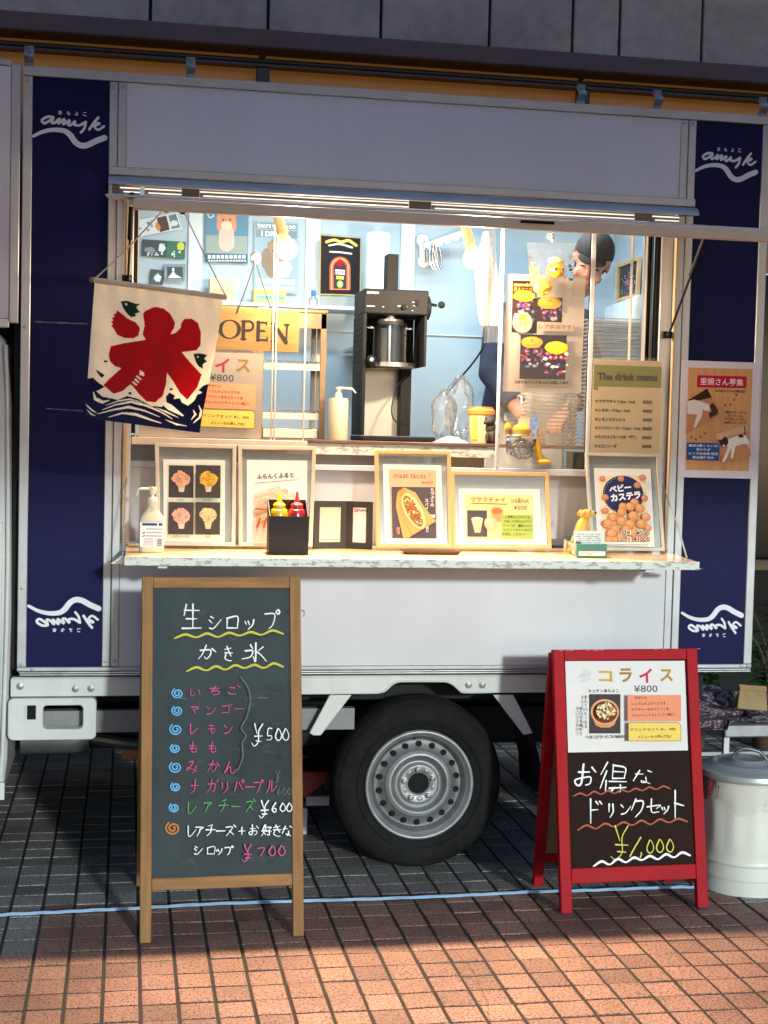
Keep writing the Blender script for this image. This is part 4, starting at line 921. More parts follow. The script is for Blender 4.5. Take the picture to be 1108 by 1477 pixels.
for x0,y0,x1,y1,c,cap,sd in ((243.5,671,279.4,717.5,(226,168,140),'いちご',1),(282.2,671,318.2,718,(224,176,70),'マンゴー',2),(243,724.5,279.3,771,(214,164,150),'ナガリパープル',3),(281.8,725,317.2,771.5,(214,188,140),'もも',4)):
    s.rect(x0,y0,x1,y1,ink(DK)); x=(x0+x1)/2; y=(y0+y1)/2
    s.poly([(x-5,y+5),(x+6,y+5),(x+4,y+15),(x-3,y+15)],ink((206,186,164))); mound(s,x,y-4,12,c,sd)
    s.text(cap,x,y1+3.2,3.2,ink(DK),bold=.02)
s.done('card_print',s.po)
s=pframe('whitewashed frame with a sausage poster behind the black sauce caddy',[(343.6,642.4),(456.2,643.8),(451,788.2),(344.4,787.5)],-.10,-.04,ASH,.013,[(356.3,662.8),(443.7,664.2),(443,783),(356.5,782)])
s.text('ふらんくふると',397.5,686,7.6,ink((66,56,54)),54,bold=.03,rot=.06); s.ribbon([(368,696.5),(430,691.5)],.7,ink((90,80,80)),smooth=False)
random.seed(5)
for x0,y0,x1,y1,wd in ((369,722,402,705,8),(372,730,412,709,8),(378,719,421,715,8),(369,738,420,724,9),(370,714,398,711,6),(374,748,420,732,8),(392,708,423,723,8),(370,729,420,737,7)):
    s.ribbon([(x0,y0),((x0+x1)/2,(y0+y1)/2-2),(x1,y1)],wd,ink(random.choice([(226,176,146),(214,156,124),(232,188,158)]))); s.ribbon([(x0,y0-1),((x0+x1)/2,(y0+y1)/2-3.4),(x1,y1-1)],1.4,ink((240,214,192)))
for x in (372,381.5): s.ribbon([(x+3,748),(x-1,760)],3.4,ink((206,92,56))); s.ribbon([(x-1,760),(x-3,766)],.7,ink((200,170,130)))
s.done('card_print',s.po)
s=pframe('narrow birch frame with a meat tacos poster',[(541,648.7),(650.5,650.3),(652.6,790.4),(542.7,790)],-.10,-.04,BIRCH,.013,[(552.8,669),(637,670.9),(640.7,784.2),(555.2,784)])
s.poly([(561.4,676.5),(629.5,677.8),(631.2,776.5),(564.5,776)],ink((206,174,142)))
s.text('meat tacos !',594.5,685.5,8.2,ink((112,70,52)),52); s.text('¥600',616.5,695.8,5.2,ink((140,86,66)),17)
s.poly([(565,701.8),(628,702.4),(630,776.3),(566.5,776)],ink((80,74,82)))
s.vtext('たっぷりの',624,703,731,4.6,ink((236,228,220)),bold=.03); s.vtext('スパイシー',616,719,747,4.6,ink((236,228,220)),bold=.03); s.vtext('な味に',617,757,767,4,ink((236,228,220)),bold=.03)
s.vtext('元祖',574.5,760,770.5,5,ink((236,150,140)),bold=.04)
KR=ink((218,164,98)); s.poly([(574.2,708.5),(583.3,702.8),(600,710.5),(611,729),(615,735),(629.4,751.5),(589.5,775.5),(582,775.5),(571.5,731),(572,722)],KR)
s.poly([(574.2,708.5),(583.3,702.8),(585,710),(577,719)],ink((196,140,78))); s.ribbon([(576,722),(583,748),(594,772)],.9,ink((180,126,70)))
a=R(-62); s.disc(597,737,28,12.5,ink((240,222,160)),rot=a); s.disc(596,737,25,9,ink((170,120,70)),rot=a)
random.seed(11)
for k in range(110):
    t=random.uniform(-1,1); w_=random.uniform(-1,1)*math.sqrt(max(0,1-t*t)); x=596+23*t*math.cos(-a)+8*w_*math.sin(a); y=737+23*t*math.sin(-a)+8*w_*math.cos(a)
    s.disc(x,y,random.uniform(.8,2.4),random.uniform(.6,1.4),ink(random.choice([(250,236,176),(240,214,120),(190,70,44),(90,130,60),(206,96,60),(250,242,210),(70,96,50)])),rot=random.uniform(0,3),n=8)
s.done('card_print',s.po)
s=pframe('wide birch frame with a masala chai poster',[(650.5,679),(791.6,681.6),(796.4,791.3),(652.8,791)],-.10,-.055,BIRCH,.013,[(661.4,704.4),(779.4,705.4),(782,786.2),(663.8,785.6)])
s.poly([(671,712.6),(769,713.6),(770.5,777.6),(672.5,777.3)],ink((240,214,150)))
s.text('マサラチャイ',704.5,720.6,7.4,ink((150,74,46)),50,bold=.02); s.ribbon([(680.5,725.6),(731.5,727)],1.4,ink((140,100,50)),smooth=False)
s.text('ice&hot',751,721.5,7,ink((66,52,44)),25); s.text('¥500',751,732,6,ink((66,52,44)),19)
s.rect(674.6,735.8,703.3,774,ink((70,68,78)))
s.poly([(680.5,749),(697,749),(693.5,768),(685.5,768)],ink((232,196,150))); s.disc(688.8,748.5,8.6,3,ink((224,206,180)))
s.poly([(708,737),(727,737),(722.5,752.5),(713,752.5)],ink((196,148,108))); s.disc(717.4,736.2,9.8,6.6,ink((226,182,140))); s.disc(717.4,737,8,4.8,ink((190,112,62)))
s.disc(708,754.5,9,10,ink((206,178,140))); s.disc(706.5,753,6,7,ink((218,194,158)))
s.rect(724.2,742.4,769.3,777,ink((150,176,88)))
for i,tx in enumerate(('５種類のスパイスを','使用した手作りのマサラ','チャイです　濃厚ミルクと','スパイシーなチャイをどう','ぞお試しください！')): s.text(tx,747.3 if i<4 else 741,746+i*6.1,4,ink((70,74,40)),(36,40,42,42,33)[i],bold=.02)
s.done('card_print',s.po)
s=pframe('grey frame with a baby castella poster behind the yellow dog figure',[(844.8,653),(951,655),(959.6,794.8),(853.4,794)],-.10,-.03,M('grey_frame_wood',(176,172,162),.5,var=.2,scale=60,stretch=(.1,1,.1)),.011,[(857.5,674.7),(939.4,676),(945.3,788.7),(862.5,785)])
s.poly([(865,685.5),(932,685.7),(937.2,782.7),(870.7,782)],ink((232,208,170)))
BLU=ink((44,50,92)); s.disc(900,713,29.5,27.5,BLU,n=36)
for i in range(44):
    t=2*math.pi*i/44; x=900+28*math.cos(t); y=713+25.8*math.sin(t)
    if y>687: s.disc(x,y,.55,.55,ink((210,206,214)),n=8)
s.rect(864,683.2,936,685.4,PAPER)
s.text('ベビー',894.5,704,10.5,ink((238,238,240)),32,bold=.05,rot=.13); s.text('カステラ',902.5,716,11,ink((238,238,240)),44,bold=.05,rot=.13)
random.seed(3)
def ball(x,y,r,c):
    c0=(178,112,70); s.disc(x,y,r,r*.92,ink(c0),n=20); s.disc(x-.3,y-.4,r*.88,r*.78,ink(c),n=20); s.disc(x-r*.2,y-r*.25,r*.5,r*.42,ink(tuple(min(255,v+18) for v in c)),n=16)
for x,y,r in ((869,690.5,4.5),(895.5,690.5,4.8),(919,700,5),(927,689,5),(929.5,718.8,5),(873,717.5,5),(873,737,5.2),(871,755,4)): ball(x,y,r,(196,128,92))
for x,y,r in ((915,725,6.5),(898,731,6.5),(908.5,731,7),(922.5,733.5,7),(896.5,738.5,7),(884,746,7),(907,744,0.1),(931,746,6.5),(913,744.5,8),(896,752,7.5),(877,756,8),(908,756.5,7.5),(924.5,756,7.5),(886,764,7),(934,762,5),(902,764,6.5),(881.5,770,7.5),(913,769,7),(895,776,7),(926,772,7),(877.5,779,6),(886.5,779,5),(906,779,6),(918,779,6),(931,779,5)): ball(x,y,r,(206,142,92))
s.poly([(866,782.4),(938,782.9),(938,786),(866,785)],PAPER)
for tx,x,y,w_ in (('15個',899.5,768.5,16),('¥500',925.5,769,20),('30個',900,778,16),('¥1000',923.5,778,24)):
    s.text(tx,x,y,7.2,ink((244,232,214)),w_+1.5,bold=.075); s.text(tx,x,y,6.6,ink((70,46,36)),w_,bold=.02)
s.done('card_print',s.po)

# ================================================================ small things on the counter
CZ=lambda y:1.1435+y*.018+.0012
def stand(px,py):
    """counter-top point under a photo position"""
    z=1.138
    for _ in range(4):
        p=atz(px,py,z); z=CZ(p.y)
    return p
BOTTLE=M('milky_plastic',(232,222,196),0.35,var=.02,transl=.25)
p=stand(219,797); base=p+Vector((0,.03,0))
sb=thing('sanitizer_bottle','cream sanitizer pump bottle with a blue and white label at the left counter end','bottle',base)
x,y,z=base; hw=.0395
b=MB(BOTTLE); 
def body(prof):
    vs=[];seg=40
    for r,h in prof:
        for k in range(seg):
            a=2*math.pi*k/seg; c_,s_=math.cos(a),math.sin(a); e=.55
            vs.append((x+hw*r*abs(c_)**e*(1 if c_>0 else -1),y+.028*r*abs(s_)**e*(1 if s_>0 else -1),z+h))
    n=len(prof); b.add(vs,[(i*seg+k,i*seg+(k+1)%seg,(i+1)*seg+(k+1)%seg,(i+1)*seg+k) for i in range(n-1) for k in range(seg)]+[tuple(range(seg))[::-1]])
body([(.93,0),(.98,.004),(1,.012),(1,.098),(.98,.106),(.88,.116),(.62,.128),(.42,.138),(.38,.146)])
b.lathe([(.0165,.145),(.0165,.163)],(x,y,z),seg=24); b.build('bottle_body',sb)
PUMP=M('white_pump',(236,226,206),.35,var=.02)
b=MB(PUMP); b.lathe([(.017,.162),(.017,.172),(.014,.176),(.006,.178),(.006,.186),(.010,.187),(.0105,.196),(.013,.197),(.0135,.207),(.012,.209),(0,.209)],(x,y,z),seg=24)
b.tube([(x-.008,y-.004,z+.204),(x-.040,y-.012,z+.203)],.0042,seg=10); b.tube(catmull([(x-.040,y-.012,z+.203),(x-.046,y-.013,z+.199),(x-.049,y-.014,z+.180)],4),.0028,seg=8); b.build('pump',sb)
s=Sheet((204,757),(236,757),(204,790),0); s.M=Matrix.Translation((x-.0375,y-.0285,z+.02)); s.mb=MB()
def lr(x0,z0,x1,z1,c): s.lpoly([(x0,z0),(x1,z0),(x1,z1),(x0,z1)],ink(c))
lr(0,0,.075,.082,(226,226,226)); lr(.001,.0795,.074,.081,(70,110,160)); lr(.006,.068,.053,.076,(44,74,120)); lr(.058,.068,.07,.076,(44,74,120))
random.seed(2)
for k in range(3): 
    for i in range(9): lr(.02+i*.0055,.057-k*.011-.0012,.024+i*.0055,.057-k*.011+.0018,(120,120,140))
s.lpoly([(.006,.045),(.016,.049),(.016,.046),(.010,.042)],ink((52,50,110))); s.lpoly([(.006,.034),(.015,.038),(.016,.035),(.008,.032)],ink((52,50,110)))
for k in range(6):
    for i in range(6): lr(.012+i*.005,.026-k*.0042,.0158+i*.005,.0275-k*.0042,(130,126,140))
for k in range(4): lr(.055,.022-k*.006,.069,.0265-k*.006,(126,112,150))
for i,v in enumerate(s.mb.v): s.mb.v[i]=(v[0]+x-.0375,v[1]+y-.0285+.0007,v[2]+z+.018)
s.mb.build('label_sticker',sb,smooth=False)
# sauce caddy with two squeeze bottles
pa=stand(388,799.5); pb_=stand(445,800.3); pc=Vector((pa.x,pa.y,pa.z)); wid=(pb_-pa).length; zf=at(416,745.2,pa.y).z; zb_=at(416,720.4,pa.y+.085).z
cd_=thing('sauce_caddy','black open caddy holding a yellow and a red squeeze bottle','caddy',(pa.x+wid/2,pa.y+.04,pa.z))
b=MB(BLACKP); x0,x1,y0,y1,z0=pa.x,pa.x+wid,pa.y,pa.y+.085,pa.z
b.box(x0,x1,y0,y0+.004,z0,zf); b.build('front_panel',cd_,bevel=.0015)
b=MB(BLACKP); b.box(x0,x1,y1-.004,y1,z0,zb_); b.build('back_panel',cd_,bevel=.0015)
for xa in (x0-.0005,x1-.0035):
    b=MB(BLACKP); b.add([(xa,y0+.004,z0),(xa+.004,y0+.004,z0),(xa+.004,y1-.004,z0),(xa,y1-.004,z0),(xa,y0+.004,zf),(xa+.004,y0+.004,zf),(xa+.004,y1-.004,zb_),(xa,y1-.004,zb_)],[(0,3,2,1),(4,5,6,7),(0,1,5,4),(1,2,6,5),(2,3,7,6),(3,0,4,7)]); b.build('side_panel',cd_,bevel=.001)
b=MB(BLACKP); b.box(x0+.004,x1-.004,y0+.0045,y1-.0045,z0+.001,z0+.005); b.box(x0-.002,x1+.002,y0-.003,y0,zf-.006,zf+.001); b.build('base_and_lip',cd_)
for nm,px,c,lab in (('mustard_bottle',402.7,(226,178,20),'yellow squeeze bottle in the left half of the black caddy'),('ketchup_bottle',428,(176,24,30),'red squeeze bottle in the right half of the black caddy')):
    q=at(px,745,y0+.045); mt=M(nm+'_plastic',c,.35,var=.04,coat=.2); zz=q.z
    bt=thing(nm,lab,'bottle',(q.x,y0+.043,z0+.006)); rr_=.0285
    b=MB(mt); b.lathe([(rr_*.95,z0+.006),(rr_,z0+.012),(rr_,zz+.010),(rr_*.96,zz+.014),(rr_*.9,zz+.022),(rr_*.7,zz+.026)],(q.x,y0+.043,0),seg=32); b.build('bottle_body',bt)
    b=MB(mt); b.lathe([(.020,zz+.0255),(.020,zz+.038),(.0165,zz+.043),(.010,zz+.046),(.0075,zz+.052),(.0035,zz+.080),(.002,zz+.082),(0,zz+.082)],(q.x,y0+.043,0),seg=28,cap=False); b.build('nozzle_cap',bt)
# folding payment stand
FR=M('black_frame_wood',(34,30,28),.5,var=.2,scale=50,stretch=(.1,1,.1))
hinge=stand(494,787.2); hinge.y=min(hinge.y,-.03); 
L0=stand(451.5,791.3); R0=stand(537,792.5)
ps=thing('payment_stand','black double photo frame folded like a book showing payment cards','photo frame',(hinge.x,hinge.y,hinge.z))
hz=at(494,722.4,hinge.y).z
for a_,b_,nm in ((L0,hinge,'left'),(hinge,R0,'right')):
    X=(b_-a_); X.z=0; wd=X.length-.0015; X.normalize(); Z=Vector((0,0,1)); Y=Z.cross(X); o=Vector((a_.x,a_.y,hinge.z-.001 if nm=='left' else hinge.z-.001))
    Mx=Matrix(((X.x,Y.x,0,o.x),(X.y,Y.y,0,o.y),(X.z,Y.z,1,CZ(-.13)),(0,0,0,1))); hh=hz-CZ(-.1)
    lx=Sheet((0,0),(1,0),(0,1),0); lx.M=Mx; lx.inv=Mx.inverted(); lx.n=Y; lx.o=o; lx.mb=MB(); lx.mb.T=None
    fw=.021
    b=MB(FR); b.T=Mx; b.ringprism([(0,0),(wd,0),(wd,hh),(0,hh)],[(fw,fw*1.1),(wd-fw,fw*1.1),(wd-fw,hh-fw),(fw,hh-fw)],-.004,.008); fo_=b.build('frame_leaf',ps,bevel=.001)
    b=MB(M('cream_card',(226,216,192),.6) if nm=='left' else PAPER); b.T=Mx; b.box(fw-.002,wd-fw+.002,.0005,.002,fw*1.1-.002,hh-fw+.002); b.build('payment_card',fo_)
    lx.off=-.0002
    if nm=='left':
        lx._rib([Vector((.03+.028*math.cos(R(200+i*14)),hh-.038+.02*math.sin(R(200+i*14)))) for i in range(11)],.0008,ink((120,120,110)))
        lx.lpoly([(fw+.004,.03),(wd-fw-.004,.03),(wd-fw-.004,.034),(fw+.004,.034)],ink((200,170,140)))
    else:
        lx.lpoly([(fw+.005,hh-.036),(fw+.016,hh-.036),(fw+.016,hh-.025),(fw+.005,hh-.025)],ink((214,44,54)))
        def tl(t,cx,cz,w_,h_,c,bold=.02):
            vs,fs,gw,gh=glyphs(t,bold); y_=lx.step(); lx.mb.m(ink(c)); lx.mb.add([(cx+vx*w_/gw,y_,cz+vy*h_/gh) for vx,vy in vs],fs)
        tl('P',fw+.0105,hh-.0305,.005,.007,(240,240,240)); tl('PayPay',fw+.034,hh-.031,.030,.0085,(60,54,56))
        lx.lpoly([(fw+.006,.032),(wd-fw-.006,.032),(wd-fw-.006,.0335),(fw+.006,.0335)],ink((150,140,140)))
    lx.mb.T=None; lx.mb.v=[tuple(Mx@Vector(v)) for v in lx.mb.v]; lx.mb.build('card_print',fo_,smooth=False)
# coin tray
TRAYM=wood('dark_tray_wood',(70,48,40),.35,stretch=(.1,1,1),var=.2)
q=stand(621,798.5); b=MB(TRAYM); tw,td=.098,.040
tr2=thing('coin_tray','shallow dark wooden coin tray in front of the two birch frames','tray',q)
def trp(k,h): return [(q.x-tw*k,q.y-td*k,q.z+h),(q.x+tw*k,q.y-td*k,q.z+h),(q.x+tw*k,q.y+td*k,q.z+h),(q.x-tw*k,q.y+td*k,q.z+h)]
rings=[trp(.86,0),trp(1,.011),trp(.97,.012),trp(.84,.004)]
b.add(sum(rings,[]),[(4*i+k,4*i+(k+1)%4,4*i+4+(k+1)%4,4*i+4+k) for i in range(3) for k in range(4)]+[(3,2,1,0),(12,13,14,15)]); b.build('tray_dish',tr2,bevel=.001)
# dog figurine and teal card box
YD=M('yellow_resin',(226,176,76),.45,var=.1,scale=30)
q=at(840,781,-.135); q.z=CZ(q.y); zz=at(848,733,q.y).z; h=zz-q.z
dg_=thing('dog_figure','small yellow sitting dog ornament looking up to the right, behind the teal card box','figurine',q)
b=MB(YD); X=q.x
b.ell((X-.012,q.y,q.z+h*.22),(.030,.026,h*.26),20,14); b.ell((X-.004,q.y,q.z+h*.52),(.024,.022,h*.30),20,14,rot=Matrix.Rotation(.22,3,'Y'))
b.ell((X+.010,q.y,q.z+h*.86),(.021,.019,.018),20,14); b.ell((X+.029,q.y-.002,q.z+h*.88),(.014,.011,.010),16,10,rot=Matrix.Rotation(-.3,3,'Y'))
for sy in (-1,1): b.ell((X-.006,q.y+sy*.016,q.z+h*.89),(.008,.005,.013),12,8,rot=Matrix.Rotation(.6,3,'Y')); b.ell((X+.016,q.y+sy*.011,q.z+h*.22),(.009,.009,h*.24),12,8); b.ell((X+.02,q.y+sy*.012,q.z+.006),(.014,.009,.007),12,8)
b.ell((X-.038,q.y,q.z+.01),(.018,.008,.008),12,8)
b.build('dog_body',dg_,ang=2)
b=MB(BLACKP); b.ell((X+.042,q.y-.004,q.z+h*.905),(.005,.006,.004),12,8)
for sy in (-1,1): b.ell((X+.022,q.y+sy*.013,q.z+h*.93),(.0025,.0025,.0025),8,6)
b.build('nose_and_eyes',dg_)
TEAL=M('teal_plastic',(14,92,84),.4,var=.06)
f0=stand(832.5,804.5); f1=stand(873.6,804.5); bk=stand(811.5,790.5); hgt=at(850,785,f0.y).z-f0.z; dep=.085; shx=bk.x-f0.x; shy=bk.y-f0.y
cb_=thing('card_box','teal box with business cards standing in it and white labels on its sides','card box',f0)
def sheared(x,y,z_): return (f0.x+x+shx*y,f0.y+(shy)*y,f0.z+z_)
wd=f1.x-f0.x
b=MB(TEAL)
def sbox(x0,x1,y0,y1,z0,z1): b.add([sheared(*v) for v in ((x0,y0,z0),(x1,y0,z0),(x1,y1,z0),(x0,y1,z0),(x0,y0,z1),(x1,y0,z1),(x1,y1,z1),(x0,y1,z1))],[(0,3,2,1),(4,5,6,7),(0,1,5,4),(1,2,6,5),(2,3,7,6),(3,0,4,7)])
sbox(0,wd,0,1,0,.004); sbox(0,wd,0,.07,.004,hgt); sbox(0,wd,.93,1,.004,hgt*1.08); sbox(0,.005,.07,.93,.004,hgt); sbox(wd-.005,wd,.07,.93,.004,hgt); b.build('tray_box',cb_,bevel=.001)
b=MB(PAPER); b.box(f0.x+.005,f0.x+wd-.005,f0.y-.0012,f0.y-.0003,f0.z+.007,f0.z+.022); b.m(ink((110,120,120)))
for i in range(12): b.box(f0.x+.015+i*.0045,f0.x+.0185+i*.0045,f0.y-.0016,f0.y-.0012,f0.z+.0155,f0.z+.018)
for i in range(5): b.box(f0.x+.03+i*.0045,f0.x+.0335+i*.0045,f0.y-.0016,f0.y-.0012,f0.z+.010,f0.z+.0125)
b.m(ink((232,214,196))); b.add([sheared(-.0006,.08,.006),sheared(-.0006,.92,.006),sheared(-.0006,.92,hgt-.004),sheared(-.0006,.08,hgt-.004)],[(0,1,2,3)])
b.m(ink((206,110,90)))
for k in range(3):
    for i in range(7): b.add([sheared(-.0009,.18+.08*i,.012+.007*k),sheared(-.0009,.235+.08*i,.012+.007*k),sheared(-.0009,.235+.08*i,.0155+.007*k),sheared(-.0009,.18+.08*i,.0155+.007*k)],[(0,1,2,3)])
b.build('labels',cb_,smooth=False)
b=MB(PAPER)
def cardq(x0,z0,x1,z1,off): return [(f0.x+x,f0.y+.018+off+(z_)*.22,f0.z+z_) for x,z_ in ((x0,z0),(x1,z0),(x1,z1),(x0,z1))]
for k in range(4): b.add(cardq(-.002+k*.0007,.008,wd+.004,.088-k*.004,.004+k*.003),[(0,1,2,3)])
b.m(ink((120,124,124)))
random.seed(8)
for k in range(6):
    for i in range(14):
        if random.random()<.75: b.add(cardq(.006+i*.0062,.040+k*.007,.0105+i*.0062,.0425+k*.007,.0034),[(0,1,2,3)])
b.m(ink((80,80,84))); b.add(cardq(.004,.034,.022,.052,.0030),[(0,1,2,3)]); b.build('business_cards',cb_,smooth=False)

# ================================================================ posters on the window and the truck
GY=.075
s=Sheet((203,498),(379.5,509),(199.5,630),.064); t=thing('rice_poster','printed rice poster taped inside the window half hidden by the ice banner','poster',mat=s.M)
PEACH=M('warm_paper',(240,224,208),.7,var=.03,transl=.35,spec=.2); po=s.slab('poster_sheet',t,PEACH,[(203,498),(379.5,509),(376,633),(199.5,630)]); s.off=0
rice_print(s,lambda x,y:(351+(x-962.3)*1.02+(y-975)*-.03, 528+(y-974.5)*.95+(x-962.3)*.035)); s.done('poster_print',po)

SIGNW=wood('honey_sign_board',(196,150,84),.45,stretch=(.08,1,1),var=.2,scale=60)
s=Sheet((300,439),(433,449),(300,502),.06); t=thing('open_sign','honey coloured wooden OPEN sign hanging on cords from a suction hook in the window','sign',mat=s.M)
po=s.slab('sign_board',t,SIGNW,[(300,439),(433,449),(430.5,508.5),(300,504)],th=.010,bevel=.001)
INKB=ink((48,36,28))
s.off=.0002
def pen(pts,wd,**k): s.ribbon(pts,wd*1.35,INKB,**k)
X0=318
s.ribbon([(331.5+13.5*math.cos(R(a)),475+13*math.sin(R(a))) for a in range(0,361,15)],3.8,INKB,taper=lambda t:1.0+.55*math.cos(4*math.pi*t))
pen([(351.5,463.5),(350.8,489)],4,smooth=False); pen([(351.5,464.5),(360,463.5),(365,468),(363,475.5),(352,477)],2.6); pen([(347.5,488.8),(355,489.2)],1.6,smooth=False); pen([(348,463.4),(356,463.6)],1.6,smooth=False)
pen([(373,464.6),(372,490.3)],4,smooth=False); 
for y_,x_ in ((465,384.5),(477,382),(490,385.5)): pen([(371,y_-.2),(x_,y_+.6)],2,smooth=False)
pen([(384.5,464.5),(384.8,468.5)],1.5,smooth=False); pen([(385.5,486),(385.3,490.8)],1.5,smooth=False)
pen([(395.5,467),(394.3,492)],2.2,smooth=False); pen([(394.5,467),(412.5,493)],4.4,smooth=False); pen([(414,468.2),(412.8,493)],2.2,smooth=False)
pen([(391.5,466.8),(397,467.2)],1.6,smooth=False); pen([(410.5,468),(417,468.5)],1.6,smooth=False); pen([(391.5,491.6),(397.5,492.3)],1.6,smooth=False)
s.done('sign_lettering',po)
b=MB(BLACKP); hk=at(368.5,376,.048); 
for x_,y_ in ((341.6,452),(391,446)):
    q=at(x_,y_,.058); b.tube(catmull([hk,hk.lerp(q,.5)+Vector((0,0,-.004)),q],4),.0018,seg=6)
b.build('hanging_cord',t)
SUC=glass('suction_clear',refl=1.6,film=.12)
def hook(parent,px,py,y,r=.02):
    q=at(px,py,y); b=MB(SUC); b.lathe([(r,.004),(r*.9,-.001),(r*.4,-.008),(0,-.009)],(q.x,y,q.z),axis='Y',seg=24,cap=False); o=b.build('suction_cup',parent)
    b=MB(PUMP); b.tube(catmull([(q.x,y-.006,q.z+.008),(q.x,y-.009,q.z-.012),(q.x,y-.015,q.z-.02),(q.x,y-.019,q.z-.012)],4),.0035,seg=8); b.build('plastic_hook',o)
hook(t,368.5,371.6,.052)

s=Sheet((732,395),(846.8,398.3),(725.5,564.9),.06); t=thing('drink_poster','white poster with two photos of cups topped with yellow ducks, in the right-hand window','poster',mat=s.M)
po=s.slab('poster_sheet',t,PEACH,[(732,395),(845,398.3),(838,567.5),(725.5,564.5)]); s.off=0
D_K=(66,40,34)
s.poly([(739.5,404.5),(775.5,405.5),(775,428.5),(811.5,429.5),(810.5,465),(774.8,464),(774.2,481),(737.8,479.5)],ink(D_K))
s.text('muvohi',753.5,410.5,5.2,ink((240,196,120)),24,bold=.06); s.text('見るミニさ',754,417.6,6,ink((236,150,60)),27,bold=.05)
random.seed(21)
def cup(x,y,w_,seed):
    random.seed(seed)
    for k in range(34): s.disc(x+random.uniform(-.5,.5)*w_,y+random.uniform(6,36)*w_/30,random.uniform(1.2,3.6),random.uniform(1,3),ink(random.choice([(120,90,170),(170,140,200),(214,110,150),(226,196,210),(84,72,130),(210,60,110),(230,220,226),(120,150,200)])),n=10,nz=.3,seed=k)
    for dx in (-.26,.22): s.disc(x+dx*w_,y+13*w_/30,3.2,3,ink((206,60,100)),n=12); s.disc(x+dx*w_,y+13*w_/30,1.4,1.3,ink((250,226,232)),n=8)
    s.disc(x,y,w_*.52,w_*.28,ink((238,186,40)),n=22,nz=.12,seed=seed); s.disc(x-1,y-2,w_*.4,w_*.18,ink((248,206,70)),n=18); s.disc(x,y-3,1.8,1.6,ink((120,80,30)),n=10); s.disc(x,y-3,1,.9,ink((248,206,70)),n=8)
cup(755.5,427,30,1); cup(792,437,33,2)
s.disc(752.5,465.5,14.4,15,ink((232,206,178)),n=26); s.disc(754,463,7.4,9,ink((240,214,150)),n=18); s.disc(753,458,6,4.6,ink((240,190,70)),n=14); s.disc(750,466,1,1,ink((80,60,40)),n=8); s.disc(757,466,1,1,ink((80,60,40)),n=8)
s.rect(775.5,465.2,827,478,PEACH); s.text('レア商品です！',801.5,471.8,7,ink((196,150,92)),50,bold=.04)
s.poly([(750,482.6),(816.5,484),(813.8,547.5),(748,546.5)],ink((50,36,50)))
cup(765.5,494,30,3); cup(800,502,32,4)
s.text('お好きなドリンクを入れてお渡しします',779.3,551.8,4.8,ink((70,50,40)),77,bold=.03)
s.done('poster_print',po)

s=Sheet((848,514.5),(961,517),(842.5,690),.022,.018); t=thing('drink_menu','drink menu on buff paper under a green heading in a clear sleeve','menu',mat=s.M)
BUFF=M('buff_paper',(248,222,180),.7,spec=.2,transl=.2,var=.04,scale=3)
po=s.slab('menu_sheet',t,BUFF,[(856.5,518),(954.6,521),(950,690),(850.5,687)]); s.off=0
s.poly([(857,526),(954.6,529.5),(953.6,559.5),(862.8,557.5),(862.5,563),(856,562)],ink((140,146,58)))
s.text('The drink menu',905,543.8,11.5,ink((58,32,14)),86,bold=.06)
for i,(a_,pr) in enumerate((('＊マサラチャイ(ice・hot)','¥500'),('＊レモネード(ice・hot)','¥400'),('＊レモンスカッシュ','¥400'),('＊ジンジャーエール(ice・hot)','¥400'),('＊ミックスフルーツ(水・炭酸)','¥400'),('＊メロンソーダ','¥400'))):
    y=579.8+i*12.75; wd=(58,50,44,66,60,32)[i]; s.text(a_,858.5+wd/2-.5*i*.4,y-.2,6,ink((38,24,14)),wd,bold=.05); s.text(pr,934-i*.3,y+.4,5.4,ink((38,24,14)),14,bold=.05)
s.done('menu_print',po)
b=MB(SLEEVE); q=[s.l(*p_) for p_ in ((848,514.5),(961,517),(955.5,692),(842.5,690))]; b.add([(p_[0],-.003,p_[1]) for p_ in q[::-1]],[(0,1,2,3)]); b.build('clear_sleeve',t,local=True)

s=Sheet((983.7,519.6),(1096.6,523.5),(977.6,688.2),-.007); t=thing('adoption_poster','pale bordered cat adoption poster with two cat photos and paw prints on the navy panel','poster',mat=s.M)
po=s.slab('poster_sheet',t,M('lilac_paper',(214,206,214),.5,var=.03),[(983.7,519.6),(1096.4,523.3),(1092.2,690.8),(977.8,688.2)],th=.001); s.off=0
WOODP=M('printed_woodgrain',(202,146,88),.5,var=.12,scale=60,stretch=(1,1,.05))
s.poly([(993,530),(1085.9,532.6),(1080.2,679.5),(988.6,677.9)],WOODP)
s.poly([(1006.5,541),(1076.5,543),(1077.3,544),(1076.6,559),(1075.6,560),(1006,558.6),(1005.3,557.5),(1005.8,541.8)],ink((178,24,62))); s.text('里親さん募集',1041.3,550.9,10.4,ink((244,220,226)),62,bold=.01)
s.text('2025/7/10現在',1053,564.2,4.2,ink((80,52,40)),44,bold=.02)
PAW=ink((84,52,36))
for x,y in ((1046.2,585),(1053.7,584),(1058.8,577.2),(1062,570),(997.2,631),(1003.2,634),(1010.3,630.5),(1016.4,625.8)):
    s.disc(x,y,1.3,1.1,PAW,n=8)
    for dx in (-1.5,0,1.5): s.disc(x+dx,y-1.8,.5,.6,PAW,n=6)
for i,(tx,wd) in enumerate((('人馴ればっちり♪',34),('おトイレも',22),('すぐ覚えてくれた',34),('お利口さんです',31))): s.text(tx,1060,594.6+i*5,3.6,ink((80,52,40)),wd,bold=.015)
s.poly([(991.2,577.6),(1019.5,560.4),(1038,597.5),(989,626.5)],ink((186,128,92))); s.poly([(991.2,577.6),(1019.5,560.4),(1026,573),(1010,577),(991.3,579)],ink((58,34,28)))
